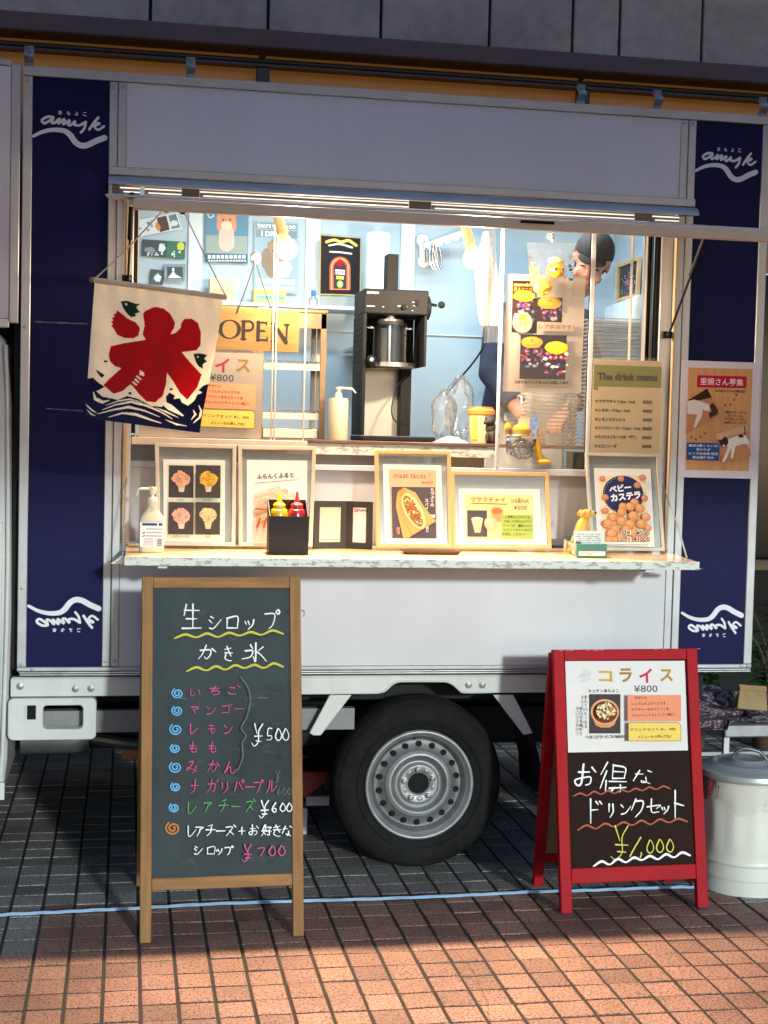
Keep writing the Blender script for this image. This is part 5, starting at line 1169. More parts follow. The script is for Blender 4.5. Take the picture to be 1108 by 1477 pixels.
s.poly([(991,578.5),(1001,576.5),(1013,580),(1024,584),(1023,594),(1013,591.5),(1011.5,601),(1002.5,617),(999.5,616),(1005,598),(991,597)],ink((222,214,212))); s.poly([(1022,585),(1028,581),(1035.5,592),(1034,597),(1023,604),(1021.5,596),(1026,593)],ink((74,46,44)))
s.poly([(1031,626.5),(1076,613),(1082.4,658),(1041.5,668.5)],ink((194,140,96))); s.poly([(1031,626.5),(1076,613),(1078,622),(1033,634)],ink((206,172,148)))
CATW=ink((232,228,224)); s.poly([(1048,634),(1060,629.5),(1074,627),(1079.5,636),(1080,646),(1077,640),(1068,641),(1060,644),(1056,661),(1053.5,661),(1054,646),(1046,663),(1042,668),(1041,665.5),(1048.5,647)],CATW)
s.poly([(1035,634),(1040,634.5),(1045,629),(1049.5,634),(1049.5,640),(1043.5,645.5),(1039,644)],ink((62,44,40))); s.disc(1068,629,4,2.4,ink((70,52,46))); s.disc(1043,643,2,1.6,CATW,n=8); s.ribbon([(1073,627),(1074,619),(1072.5,615)],1.6,ink((62,44,40)))
s.poly([(990,638),(1036.6,639.2),(1036,664.6),(989.5,663)],ink((40,82,142)))
for i,(tx,wd) in enumerate((('推定2歳くらいの',42),('男の子♂',20),('エイズ白血病 陰性',43),('駆虫接種済み',31))): s.text(tx,1013.5,642.8+i*5.7,4,ink((226,232,240)),wd,bold=.015)
s.done('poster_print',po)

# ================================================================ toys in clear bags, on suction hooks
BAG=glass('clear_bag',refl=1.3,film=.04,bump=.35,bscale=22)
YT=M('yellow_toy',(240,186,30),.4,var=.06,scale=12); ORT=M('orange_beak',(226,120,30),.4)
def toy(px,py,hx,hy,y,bagq,label,head,kind):
    h0=at(hx,hy,y); t=thing('bagged_toy',label,'toy',h0,'yellow duck toys bagged on the window')
    hook(t,hx,hy,y,.016)
    q=[at(x_,y_,y-.012) for x_,y_ in bagq]
    b=MB(BAG)
    for sgn in (-1,1):
        def f(s_,t_):
            a=q[0].lerp(q[1],s_); c_=q[3].lerp(q[2],s_); v=a.lerp(c_,t_); bl=math.sin(math.pi*min(1,s_))*math.sin(math.pi*min(1,.12+t_*.88))
            return v+Vector((0,sgn*(.004+.030*bl)+.004*mnoise.noise(v*40),.003*mnoise.noise(v*55+Vector((3,1,2)))))
        b.surf(f,16,16)
    b.build('clear_bag',t)
    c=at(px,py,y-.012); r=head
    if kind==0:
        b=MB(YT); b.ell(c,(r*1.1,r*.9,r*.82),22,14); b.build('toy_head',t)
        b=MB(PAPER); 
        for dx in (-.42,.42): b.ell(c+Vector((dx*r,-r*.72,-.05*r)),(r*.26,r*.2,r*.26),14,10)
        b.m(ink((96,60,24)))
        for dx in (-.40,.40): b.ell(c+Vector((dx*r,-r*.9,-.05*r)),(r*.15,r*.08,r*.15),12,8)
        b.build('toy_eyes',t)
        b=MB(M('gold_wrap',(236,200,70),.3,.2,bump=.5,bscale=60)); b.ell(at(783,414,y-.012),(r*.95,r*.5,r*.85),24,14,nz=.3,nf=3); b.build('toy_body',t)
        b=MB(M('tag_cream',(236,220,170),.5)); b.ell(c+Vector((0,.008,r*.95)),(r*.9,r*.25,r*.45),18,10); b.build('paper_tag',t)
    else:
        b=MB(YT); b.ell(c,(r*1.15,r*.9,r*.68),22,14,rot=Matrix.Rotation(.12,3,'Y')); b.build('toy_head',t)
        b=MB(M('tag_cream',(236,220,170),.5)); b.ell(c+Vector((-.002,0,-r*.62)),(r*1.2,r*.8,r*.2),18,8,rot=Matrix.Rotation(-.1,3,'Y')); b.box(c.x-r*.5,c.x+r*.9,c.y-.004,c.y-.002,c.z+r*.5,c.z+r*1.35); b.build('paper_tag',t)
        b=MB(BLACKP); e=at(770,627,y-.02); b.ell(e,(.006,.006,.006),12,8); b.build('toy_eye',t)
        b=MB(YT); b.tube(catmull([at(773,632,y-.016),at(776,648,y-.02),at(779,662,y-.02)],5),.011,seg=12); b.ell(at(784,666,y-.024),(.026,.014,.009),16,8); b.build('toy_legs',t)
        b=MB(glass('crinkled_film',refl=2,film=.07,bump=1.0,bscale=60)); b.ell(at(753,648,y-.012),(.042,.02,.036),20,14,nz=.35,nf=3); b.build('film_wrap',t)
toy(803,389,795,341,.028,[(760,350),(832,351),(824,428),(768,430)],'yellow duck toy with round eyes in a clear bag hung high on the window pane',.033,0)
toy(753,620,752,575,.024,[(727,596),(774,590),(780,668),(732,670)],'yellow duck toy with dangling feet in a crinkled bag hung low on the pane',.029,1)

# ================================================================ ice banner
FD=-.80
c3=lambda x,y:(100+x/3.166,280+y/3.166)
QF=[at(*c3(116,400),FD),at(*c3(702,482),FD),at(*c3(600,1090),FD+.03),at(*c3(70,1022),FD-.04)]
fcl=lambda s,t:( (116+(702-116)*s)*(1-t)+(70+(600-70)*s)*t, (400+(482-400)*s)*(1-t)+(1022+(1090-1022)*s)*t )
RED_P=[[(333,545),(345,532),(385,515),(425,522),(455,545),(478,588),(472,610),(455,640),(480,632),(502,612),(508,585),(520,570),(555,568),(582,588),(595,630),(594,688),(575,712),(508,720),(545,765),(603,822),(585,880),(540,938),(505,905),(470,850),(442,815),(438,870),(425,920),(390,950),(350,945),(318,915),(290,880),(277,868),(240,900),(200,912),(155,872),(180,845),(235,795),(205,785),(185,765),(178,735),(187,695),(250,680),(345,665),(330,640),(340,600)],
       [(215,530),(240,548),(262,568),(300,585),(318,610),(312,645),(290,657),(250,657),(215,642),(198,610),(190,600),(198,594),(188,583),(200,577),(192,565),(205,560),(200,548),(212,545)]]
WHITE_P=[[(318,803),(338,815),(340,832),(318,826)],[(300,832),(308,828),(328,845),(322,850)],[(292,846),(300,842),(318,858),(312,864)],[(282,858),(290,855),(308,870),(302,876)]]
GREEN_P=[[(232,490),(262,486),(300,500),(320,502),(302,514),(310,528),(320,538),(296,545),(302,556),(280,562),(262,548),(246,524)],[(562,728),(592,725),(627,733),(612,748),(626,762),(606,774),(608,796),(588,785),(574,765)]]
NAVY_P=[[(76,845),(108,838),(128,858),(160,880),(140,892),(122,900),(150,925),(185,932),(220,940),(262,922),(310,934),(370,966),(420,972),(444,955),(440,925),(455,905),(482,918),(476,935),(505,930),(515,950),(545,965),(575,940),(585,915),(610,905),(590,893),(615,872),(648,862),(600,1100),(60,1060)],
        [(120,800),(160,826),(148,840),(128,818)],[(158,760),(172,762),(170,770),(158,768)],[(456,886),(470,884),(470,894),(456,894)],[(268,905),(282,905),(282,915),(268,915)]]
WAVE_R=[([(150,985),(210,962),(280,948),(350,965),(420,995),(470,1025)],11),([(165,965),(220,945),(275,936),(330,950)],7),([(130,1003),(200,985),(270,972),(340,988),(410,1016)],11),([(180,1018),(240,1000),(300,1005),(370,1030),(420,1045)],12),([(420,930),(440,960),(480,985),(520,1010)],26),([(395,975),(440,992),(500,1020)],8),([(440,1030),(490,1050),(540,1058)],8),([(596,965),(608,990),(600,1020),(570,1045)],12),([(570,985),(580,1005),(560,1030)],10),([(76,960),(100,985),(125,1000)],8),([(80,985),(100,1005),(118,1012)],7),([(110,905),(118,935),(150,950),(180,942)],16)]
def pip(p,poly):
    x,y=p; c=False; j=len(poly)-1
    for i in range(len(poly)):
        a,b_=poly[i],poly[j]
        if (a[1]>y)!=(b_[1]>y) and x<(b_[0]-a[0])*(y-a[1])/(b_[1]-a[1])+a[0]: c=not c
        j=i
    return c
def near(p,pts,wd):
    for i,(a,b_) in enumerate(zip(pts,pts[1:])):
        dx,dy=b_[0]-a[0],b_[1]-a[1]; t=max(0,min(1,((p[0]-a[0])*dx+(p[1]-a[1])*dy)/(dx*dx+dy*dy))); k=(i+t)/(len(pts)-1)
        if math.hypot(p[0]-a[0]-t*dx,p[1]-a[1]-t*dy)<wd/2*(1.1-1.6*abs(k-.5)): return True
    return False
def cloth(nm,c): return M(nm,c,.8,var=.07,scale=260,transl=.45,bump=.15,bscale=500,var2=.10,scale2=9)
CM=[cloth('cotton_cream',(248,240,226)),cloth('dyed_red',(196,26,34)),cloth('dyed_green',(44,74,58)),cloth('dyed_navy',(28,30,78))]
ib=thing('ice_banner','hanging cotton banner with a big red ice character over navy waves','banner',at(230,414,FD),)
b=MB(CM[0]); NU,NV=270,300
def fpos(s,t):
    a=QF[0].lerp(QF[1],s); c_=QF[3].lerp(QF[2],s); v=a.lerp(c_,t)
    yy=.010*math.sin(s*7+t*2.2)*(.25+t)+.005*math.sin(s*19+1.3)*(1-t)*t*3+.004*mnoise.noise(Vector((s*6,t*6,2)))+.0022*math.sin(s*42)*max(0,1-t*7)
    return v+Vector((.003*math.sin(t*5)*s,yy,0))
b.surf(fpos,NU,NV)
for m_ in CM[1:]: b.mats.append(m_)
k=0; mi=[]
for j in range(NV):
    for i in range(NU):
        p_=fcl((i+.5)/NU,(j+.5)/NV); c_=0
        if any(pip(p_,q) for q in NAVY_P): c_=0 if any(near(p_,pt,wd) for pt,wd in WAVE_R) else 3
        if any(pip(p_,q) for q in RED_P): c_=0 if any(pip(p_,q) for q in WHITE_P) else 1
        if any(pip(p_,q) for q in GREEN_P): c_=0 if (math.hypot(p_[0]-257,p_[1]-502)<5 or math.hypot(p_[0]-582,p_[1]-742)<4) else 2
        mi.append(c_)
b.mi=mi; fo_=b.build('banner_cloth',ib,ang=3); fo_.modifiers.new('thick','SOLIDIFY').thickness=.0008
b=MB(CM[0]); pa=at(*c3(112,392),FD); pb_=at(*c3(718,472),FD); b.tube([pa,pb_],.0075,seg=14); b.build('top_hem',ib)
b=MB(M('dowel',(150,120,96),.5)); b.tube([pa+(pa-pb_)*.012,pb_+(pb_-pa)*.004],.0042,seg=10); b.ell(pa+(pa-pb_)*.014,(.008,.008,.008),12,8); b.build('dowel_rod',ib)
CORD=M('pale_cord',(206,186,170),.7,var=.2,scale=200)
h1,h2=at(*c3(425,77),-.822),at(*c3(525,83),-.822)
b=MB(CORD); b.tube(catmull([pa,pa.lerp(h1,.5)+Vector((0,0,-.006)),h1],5),.0022,seg=6); b.build('hanging_cord',ib)
b=MB(CORD); b.tube(catmull([pb_,pb_.lerp(h2,.5)+Vector((0,0,-.004)),h2],5),.0016,seg=6); b.build('hanging_cord',ib)
b=MB(BLACKP)
for x_ in (444,518): q=at(*c3(x_,72 if x_<500 else 80),-.824); b.ell(q,(.010,.008,.008),12,8); b.box(q.x-.006,q.x+.006,-.826,-.822,q.z,2.138)
b.build('clip_magnet',ib)
# ================================================================ inside the truck
WY=1.485
def wallpic(name,label,q,mat,cat='poster',d=WY,th=.002,group=None):
    s=Sheet(q[0],q[1],q[3],d); t=thing(name,label,cat,group=group,mat=s.M); po=s.slab('print_sheet',t,mat,q,th=th); s.off=0; s.po=po; s.t=t; return s
PHW=ink((214,226,232)); PHD=ink((74,84,92)); PHM=ink((130,150,160))
def blots(s,x0,y0,x1,y1,cols,n,r0,r1,seed):
    random.seed(seed)
    for k in range(n): s.disc(random.uniform(x0,x1),random.uniform(y0,y1),random.uniform(r0,r1),random.uniform(r0,r1),ink(random.choice(cols)),n=9,nz=.6,seed=k)
s=wallpic('wall_photo','tilted pale photo strip at the top left of the truck wall',[(196,318),(255,306),(263,330),(202,341)],PHW,'photo',group='photos on the truck wall')
s.poly([(226,314),(240,311),(245,331),(231,335)],ink((92,70,66))); s.poly([(243,311),(254,308.5),(260,328),(248,330.5)],ink((110,132,130))); s.disc(228,327,3.5,6,ink((214,140,80)),nz=.3); s.disc(251,322,6,4,PHW,nz=.4); blots(s,200,318,220,332,[(120,134,150),(150,160,170)],7,1,3,1); s.done('photo_print',s.po)
s=wallpic('wall_photo','dark green photo strip below the tilted one on the truck wall',[(206,345),(268,349),(266.5,374),(205,369)],PHD,'photo',group='photos on the truck wall')
s.poly([(241,347.5),(267,349.5),(266,373),(240,371.5)],ink((66,116,96))); s.disc(234,357,5,7,PHW,nz=.5); s.disc(216,361,7,5,PHM,nz=.5); s.disc(261,355,5,6,ink((206,210,70)),nz=.3); blots(s,208,365,234,368,[(214,226,232)],10,.8,1.6,3); blots(s,248,362,262,370,[(214,226,232)],6,1,2.4,4); s.done('photo_print',s.po)
s=wallpic('wall_photo','smallest dark square photo low on the truck wall',[(218,388),(236,390),(235,411),(216,410)],PHD,'photo',group='photos on the truck wall'); s.disc(227,401,5,6,PHW,nz=.6); s.done('photo_print',s.po)
s=wallpic('wall_photo','grey photo overlapping to the right of the smallest one on the truck wall',[(237,381),(268,381),(266.5,406),(236.5,404)],PHM,'photo',d=WY-.006,group='photos on the truck wall')
s.rect(241,385,264,402,PHD); s.poly([(242,401),(250,391),(254,396),(263,401)],PHW); s.disc(250,389,2,3,PHW); s.done('photo_print',s.po)

s=wallpic('cat_poster','blue poster of an orange cat on the truck wall left of the first bulb',[(296,300),(359,302),(357.5,380.5),(296,377)],ink((96,140,168)))
s.rect(297,340,357,366,ink((150,166,160))); s.disc(327,320,15,20,ink((214,150,116)),nz=.12); s.disc(327,344,12,20,ink((206,190,176)),nz=.15); s.disc(327,325,8,6,ink((226,206,190))); s.disc(304,310,4.6,4.6,ink((206,226,236))); s.disc(304,310,3,3,ink((96,140,168)))
for dx in (-5,5): s.disc(327+dx,317,1.6,1.3,ink((60,70,60)))
s.rect(297,366,357,379,ink((70,104,126)))
for i in range(9): s.rect(300+i*6.2,368,304.6+i*6.2,373,PHW)
for i in range(14): s.rect(300+i*4,375,302.8+i*4,377.4,PHW)
s.done('poster_print',s.po)
s=wallpic('slogan_poster','pale grey slogan poster with an animal drawing behind the first bulb',[(367,318),(431,321),(429,424),(366.5,420)],ink((160,184,196)))
TXT=ink((232,240,244)); s.rect(368.5,322,428.5,330.5,ink((128,152,166))); s.rect(369,332,429,343,ink((128,152,166)))
s.text("THAT'S WHAT I DO",398.5,326.6,6,TXT,56,bold=.06); s.text('I DRINK',396,337.5,8,TXT,38,bold=.06)
s.disc(396,376,18,26,ink((150,132,112)),nz=.2); s.disc(396,356,10,11,ink((166,146,122)),nz=.2); s.disc(396,362,4,3,ink((120,104,90)))
s.text('I HATE PEOPLE',397.5,406,7.6,TXT,56,bold=.06); s.text('AND I KNOW THINGS',397.5,415.5,4.6,TXT,56,bold=.05); s.done('poster_print',s.po)
s=wallpic('jukebox_sign','black framed jukebox sign standing on the wall shelf left of the paper roll',[(462,338),(521.5,343),(520,426.5),(461,425)],ink((190,160,84)),'sign',d=1.42,th=.006)
s.poly([(463.2,339.6),(520,344),(518.8,425),(462.2,423.6)],ink((34,32,36)))
s.ribbon([(471,349),(482,346),(492,349),(503,347),(514,354)],4.2,ink((206,186,96))); s.ribbon([(475,354),(490,352),(508,357)],2.6,ink((226,220,200))); s.ribbon([(476,363),(492,364),(507,366)],2.2,ink((214,214,210)))
for r,c in ((15,(214,96,70)),(13,(240,160,110)),(11,(206,80,60)),(9,(66,50,60))):
    pts=[(490.5+r*math.cos(R(a)),386-r*math.sin(R(a))*1.05) for a in range(0,181,15)]+[(490.5-r,418-(15-r)*.3),(490.5+r,418.4-(15-r)*.3)]; s.poly(pts[::-1],ink(c))
s.disc(490.5,379,4.6,5.4,ink((160,30,40)),nz=.2); s.rect(483.5,389,497.5,396,ink((226,226,236))); s.rect(485,398,496,403,ink((206,190,96))); s.disc(490.5,410,4.5,5.6,ink((120,190,90))); s.disc(490.5,410,2.8,3.6,ink((234,226,140)))
for i in range(6): s.rect(484+i*2.3,390.4,485.2+i*2.3,395,ink((90,60,80)))
s.done('sign_print',s.po)
for px,c in ((467.5,0),(515,0)): pass

def boxt(name,label,cat,x0,y0,x1,y1,d,dep,mat,bev=.004,group=None):
    a=at(x0,y1,d); c_=at(x1,y0,d); t=thing(name,label,cat,((a.x+c_.x)/2,d+dep/2,a.z),group); b=MB(mat); b.box(a.x,c_.x,d,d+dep,a.z,c_.z); return t,b,a,c_
ZSH=2.0905
def shelfbox(name,label,x0,y0,x1,y1,mat,lid,d=1.36,dep=.1):
    t,b,a,c_=boxt(name,label,'box',x0,y0,x1,y1,d,dep,mat); b=MB(mat); b.box(a.x,c_.x,d,d+dep,ZSH,c_.z); o=b.build('carton',t,bevel=.003)
    b=MB(lid); b.box(a.x+.01,c_.x-.01,d-.0012,d-.0002,ZSH+(c_.z-ZSH)*.3,ZSH+(c_.z-ZSH)*.55); b.build('printed_band',o); return t
shelfbox('storage_box','peach carton on the wall shelf below the blue cat poster',302,402,341,446,M('peach_box',(226,196,160),.6),ink((210,176,140)))
shelfbox('tea_box','yellow carton with a green band on the wall shelf below the slogan poster',366,418,413,446,M('yellow_box',(228,206,110),.5),ink((110,170,170)))
t=thing('glass_bottle','small bottle with a blue cap beside the jukebox sign','bottle',at(452,440,1.40)); q=at(452,425,1.40); b=MB(glass('bottle_glass',refl=1.5,film=.25)); b.lathe([(.02,ZSH+.001),(.021,ZSH+.03),(.008,ZSH+.045)],(q.x,1.40,0),seg=20); b.build('bottle_body',t); b=MB(M('blue_cap',(40,120,200),.4)); b.lathe([(.010,ZSH+.045),(.010,ZSH+.07),(0,ZSH+.07)],(q.x,1.40,0),seg=16); b.build('cap',t)

# paper roll
t=thing('paper_roll','tall white roll of paper towels standing behind the black ice shaver','paper roll',at(546,480,1.2)); a=at(546,337,1.2); hw=(at(562,400,1.2)-at(530,400,1.2)).length/2
b=MB(M('tissue',(226,230,230),.9,var=.02,bump=.2,bscale=90)); b.lathe([(.018,a.z-.001),(hw*.97,a.z),(hw,a.z-.006),(hw,ZSH-.18),(0,ZSH-.18)],(a.x,1.2,0),seg=40,cap=False); b.build('roll',t); b=MB(M('card_core',(150,120,90),.8)); b.lathe([(.018,a.z+.0005),(.018,a.z-.05),(.015,a.z-.05),(.015,a.z+.0005)],(a.x,1.2,0),seg=24,cap=False); b.build('core',t)
b=MB(INOX); b.box(a.x-.1,a.x+.16,1.05,1.48,ZSH-.195,ZSH-.1805); b.build('roll_bracket',tr)

# ice shaving machine
MBK=M('ice_shaver_black',(30,32,34),.6,var=.12,scale=60,spec=.15)
MD=.40
def X_(x,y=500,d=MD): return at(x,y,d).x
def Z_(y,x=565,d=MD): return at(x,y,d).z
xl,xr=X_(524),X_(617); zb=1.5125; zt=Z_(417); zh=Z_(453); zm=Z_(527); dep=.24
mc=thing('ice_shaver','black electric ice shaving machine with a clear drum and crank on the worktop','ice machine',((xl+xr)/2,MD+dep/2,zb))
b=MB(MBK); b.box(xl,xr,MD,MD+dep,zh,zt); hd=b.build('machine_head',mc,bevel=.006,seg=3)
GY_=ink((190,194,196)); b=MB(GY_)
for tx,px,py,h,wd in (('SWAN',538,422,.009,.044),): 
    vs,fs,gw,gh=glyphs(tx,.06); q=at(px,py,MD); b.add([(q.x+vx*wd/gw,MD-.0006,q.z+vy*h/gh) for vx,vy in vs],fs)
for px,py,w_ in ((535,441.5,.03),(553,442.5,.006),(576,441.5,.012),(585,442.5,.012),(597,436,.01),(598,441,.01),(595,448,.005)): q=at(px,py,MD); b.box(q.x-w_/2,q.x+w_/2,MD-.0007,MD-.0003,q.z-.0015,q.z+.0015)
b.build('machine_marks',hd,smooth=False)
b=MB(BLACKM); q=at(582.5,443.5,MD); b.lathe([(.010,0),(.010,-.008),(.008,-.011),(0,-.011)],(q.x,MD,q.z),axis='Y',seg=20,cap=False); b.build('dial',hd); b=MB(BLACKM); q=at(601,437,MD); b.box(q.x-.007,q.x+.007,MD-.006,MD-.0008,q.z-.011,q.z+.011); b.build('rocker_switch',hd,bevel=.001)
b=MB(MBK); b.box(xl-.001,xl+.012,MD+.002,MD+dep-.002,zb+.02,zh-.0005); sp=b.build('side_plate',mc,bevel=.002)
b=MB(BLACKM)
for k in range(9): z_=zm+.01+(zh-zm-.02)*k/8.5; b.box(xl-.0025,xl-.0005,MD+.03,MD+.20,z_,z_+.008)
for k in range(11): z_=zb+.04+(zm-zb-.06)*k/11; b.box(xl-.0025,xl-.0005,MD+.05,MD+.10,z_,z_+.008)
b.build('louvres',sp)
b=MB(MBK); b.box(xr-.014,xr-.004,MD+.002,MD+.20,zm,zh-.0005); b.build('side_plate',mc,bevel=.002)
b=MB(MBK); b.box(X_(588),X_(604),MD+.12,MD+.18,zb+.02,zm); b.build('rear_column',mc,bevel=.003)
b=MB(BLACKM); b.box(xl+.012,xr-.014,MD+.205,MD+.215,zm,zh-.001); b.build('drum_back',mc)
b=MB(M('bright_splash_plate',(206,206,200),.35,.3,var=.03)); b.box(xl+.013,X_(587,d=MD+.15),MD+.195,MD+.204,zb+.02,zm-.001); b.build('splash_plate',mc)
cxm=(X_(533)+X_(603))/2; rm=(X_(603)-X_(533))/2
b=MB(glass('drum_glass',tint=(.93,.95,.96),refl=1.6)); b.lathe([(rm,zm+.012),(rm*.98,zh-.03)],(cxm,MD+.09,0),seg=48,cap=False); b.build('clear_drum',mc)
b=MB(INOX); b.lathe([(rm*1.06,zm+.012),(rm*1.06,zm-.004),(rm*.98,zm-.010),(.02,zm-.010)],(cxm,MD+.09,0),seg=48,cap=False); b.lathe([(rm*1.06,zm+.012),(rm*.95,zm+.013),(rm*.9,zm-.002),(.0,zm)],(cxm,MD+.09,0),seg=48,cap=False); b.build('drum_ring',mc)
b=MB(INOX); b.lathe([(.008,zm+.01),(.008,zh-.03),(rm*.5,zh-.032),(rm*.56,zh-.022),(rm*.54,zh-.014),(.03,zh-.012),(.03,zh)],(cxm,MD+.09,0),seg=36,cap=False); b.build('press_spindle',mc)
b=MB(BLACKM); q=at(535.5,518.5,MD-.01); b.lathe([(.0165,.01),(.0165,-.006),(.012,-.009),(0,-.009)],(q.x,MD-.012,q.z),axis='Y',seg=24,cap=False); b.m(ink((170,190,200))); b.lathe([(.007,-.0095),(0,-.0095)],(q.x,MD-.012,q.z),axis='Y',seg=16,cap=False); b.build('drum_knob',mc)
b=MB(MBK); b.box(xl-.004,X_(628),MD-.05,MD+dep,zb,zb+.0185); b.build('machine_base',mc,bevel=.004)
b=MB(MBK); b.lathe([(.045,0),(.045,.012),(.03,.018)],(xr,MD+.06,Z_(440)),axis='X',seg=28); b.tube([(xr+.01,MD+.05,Z_(434)),(xr+.035,MD+.03,Z_(437))],.006); b.ell((X_(637),MD+.02,Z_(436)),(.014,.012,.014),16,10); b.build('crank_handle',mc)
b=MB(MBK); b.box(X_(561),X_(578),MD+.08,MD+.15,zt,Z_(362)); b.build('press_column',mc,bevel=.003)
b=MB(BLACKP); b.tube(catmull([at(588,540,MD+.1),at(572,560,MD+.06),at(565,590,MD+.03),at(570,607,MD+.02),at(586,612,MD+.05)],6),.0025,seg=6); b.build('power_cord',mc)
# soap pump bottle
p=at(487,632,.36); p.z=1.5125; hw=(at(501,600,.36)-at(472,600,.36)).length/2; zt_=at(487,574,.36).z
t=thing('pump_bottle','white pump bottle in front of the steel warmer','bottle',p); b=MB(BOTTLE); b.lathe([(hw*.96,p.z),(hw,p.z+.006),(hw,zt_-.008),(hw*.9,zt_-.001),(hw*.4,zt_),(hw*.38,zt_+.008)],(p.x,p.y,0),seg=32); b.build('bottle_body',t)
b=MB(PUMP); b.lathe([(.013,zt_+.004),(.013,zt_+.016),(.007,zt_+.02),(.006,zt_+.03),(.011,zt_+.031),(.011,zt_+.04),(0,zt_+.041)],(p.x,p.y,0),seg=24,cap=False); b.tube([(p.x,p.y,zt_+.038),(p.x+.05,p.y-.01,zt_+.034)],.004,seg=8); b.tube([(p.x+.05,p.y-.01,zt_+.034),(p.x+.062,p.y-.012,zt_+.02)],.003,seg=8); b.build('pump',t)
# stainless warmer rack
WD=.50; xa,xb=X_(372,d=WD),X_(471,d=WD); z0=1.5125; z1=at(420,450,WD).z
wr=thing('warmer_rack','stainless food warmer with open shelves behind the OPEN sign','food warmer',((xa+xb)/2,WD+.15,z0))
BRNM=M('bronzed_steel',(150,124,98),.3,.8,var=.1)
for x in (xa,xb-.022):
    for y in (WD,WD+.28):
        b=MB(INOX if y>WD else BRNM); b.box(x,x+.022,y,y+.018,z0,z1-.0005); b.build('post',wr,bevel=.001)
b=MB(BRNM); b.box(xa-.004,xb+.004,WD-.004,WD+.302,z1,z1+.012); b.box(xa,xb,WD,WD+.003,at(420,473,WD).z,z1-.001) ; b.build('top_cover',wr,bevel=.002)
for zz in (at(420,529,WD).z,at(420,600,WD).z):
    b=MB(INOX); b.box(xa+.001,xb-.001,WD+.019,WD+.27,zz,zz+.006); b.box(xa+.023,xb-.023,WD+.002,WD+.006,zz-.012,zz+.012); 
    for k in range(7): b.tube([(xa+.03+k*(xb-xa-.06)/6,WD+.02,zz+.018),(xa+.03+k*(xb-xa-.06)/6,WD+.27,zz+.018)],.002,seg=6)
    b.tube([(xa+.02,WD+.02,zz+.02),(xb-.02,WD+.02,zz+.02)],.0025,seg=6); b.build('wire_shelf',wr)
b=MB(INOX); zz=at(420,606,WD).z; b.box(xa+.024,xb-.024,WD+.008,WD+.26,z0+.001,zz-.03); b.build('water_drawer',wr,bevel=.003)
b=MB(glass('warmer_glass',refl=1.0)); b.add([(xb-.001,WD+.02,z0+.1),(xb-.001,WD+.27,z0+.1),(xb-.001,WD+.27,z1-.01),(xb-.001,WD+.02,z1-.01)],[(0,1,2,3)]); b.build('glass_side',wr)

# hanging bulbs (lit)
BULB=M('lit_bulb',(255,200,120),.3,emit=1.3,ecol=(1.0,.52,.12),alpha=.6); CORE=M('lit_bulb_core',(255,240,210),.3,emit=6,ecol=(1.0,.92,.72)); BRASS=M('cream_socket',(206,176,130),.4,.2)
SPOTW=245; PTW=40
for i,(bx,by,sx,sy,tx,ty,lab) in enumerate(((414,359,407,333,404,314,'lit warm bulb in a tilted cream socket in front of the slogan poster'),(683,373,677,349,676,327,'lit warm bulb in a cream socket hanging beside the white towel'))):
    y=-.065; c=at(bx,by,y); so=at(sx,sy,y+.004); to=at(tx,ty,y+.005); d=(c-so).normalized()
    t=thing('hanging_bulb',lab,'light bulb',c,'bare bulbs over the counter')
    b=MB(BULB); pr=[(.013,-.058),(.0135,-.050),(.020,-.034),(.031,-.016),(.0355,0),(.033,.016),(.022,.029),(.009,.034),(0,.0345)]
    q=d.to_track_quat('Z','Y').to_matrix().to_4x4(); b.T=Matrix.Translation(c)@q; b.lathe(pr,(0,0,0),seg=28,cap=False); bo=b.build('glass_globe',t)
    b=MB(CORE); b.ell(c,(.021,.021,.021),18,12); b.build('glowing_core',t)
    b=MB(BRASS); b.T=Matrix.Translation(c)@q; b.lathe([(.0,-.125),(.012,-.122),(.014,-.115),(.0165,-.110),(.0175,-.07),(.0195,-.066),(.0195,-.052),(.0145,-.050)],(0,0,0),seg=24,cap=False); b.build('socket',t)
    b=MB(BRASS); b.tube([c-d*.115,Vector((to.x,to.y,c.z+.125)),Vector((to.x,to.y,2.262))],.005,seg=8); b.build('stem',t)
    sl=bpy.data.lights.new('bulb_beam','SPOT'); sl.energy=SPOTW; sl.color=(1,.70,.43); sl.spot_size=R(74); sl.spot_blend=.5; sl.shadow_soft_size=.028
    so_=bpy.data.objects.new('bulb_beam',sl); COL.objects.link(so_); so_.location=c+d*.040+Vector((0,-.002,-.002)); so_.rotation_euler=Vector((0,-.72,-1)).to_track_quat('-Z','Y').to_euler()
    pl=bpy.data.lights.new('bulb_glow','POINT'); pl.energy=PTW; pl.color=(1,.78,.54); pl.shadow_soft_size=.03
    pl_=bpy.data.objects.new('bulb_glow',pl); COL.objects.link(pl_); pl_.location=c+d*.042

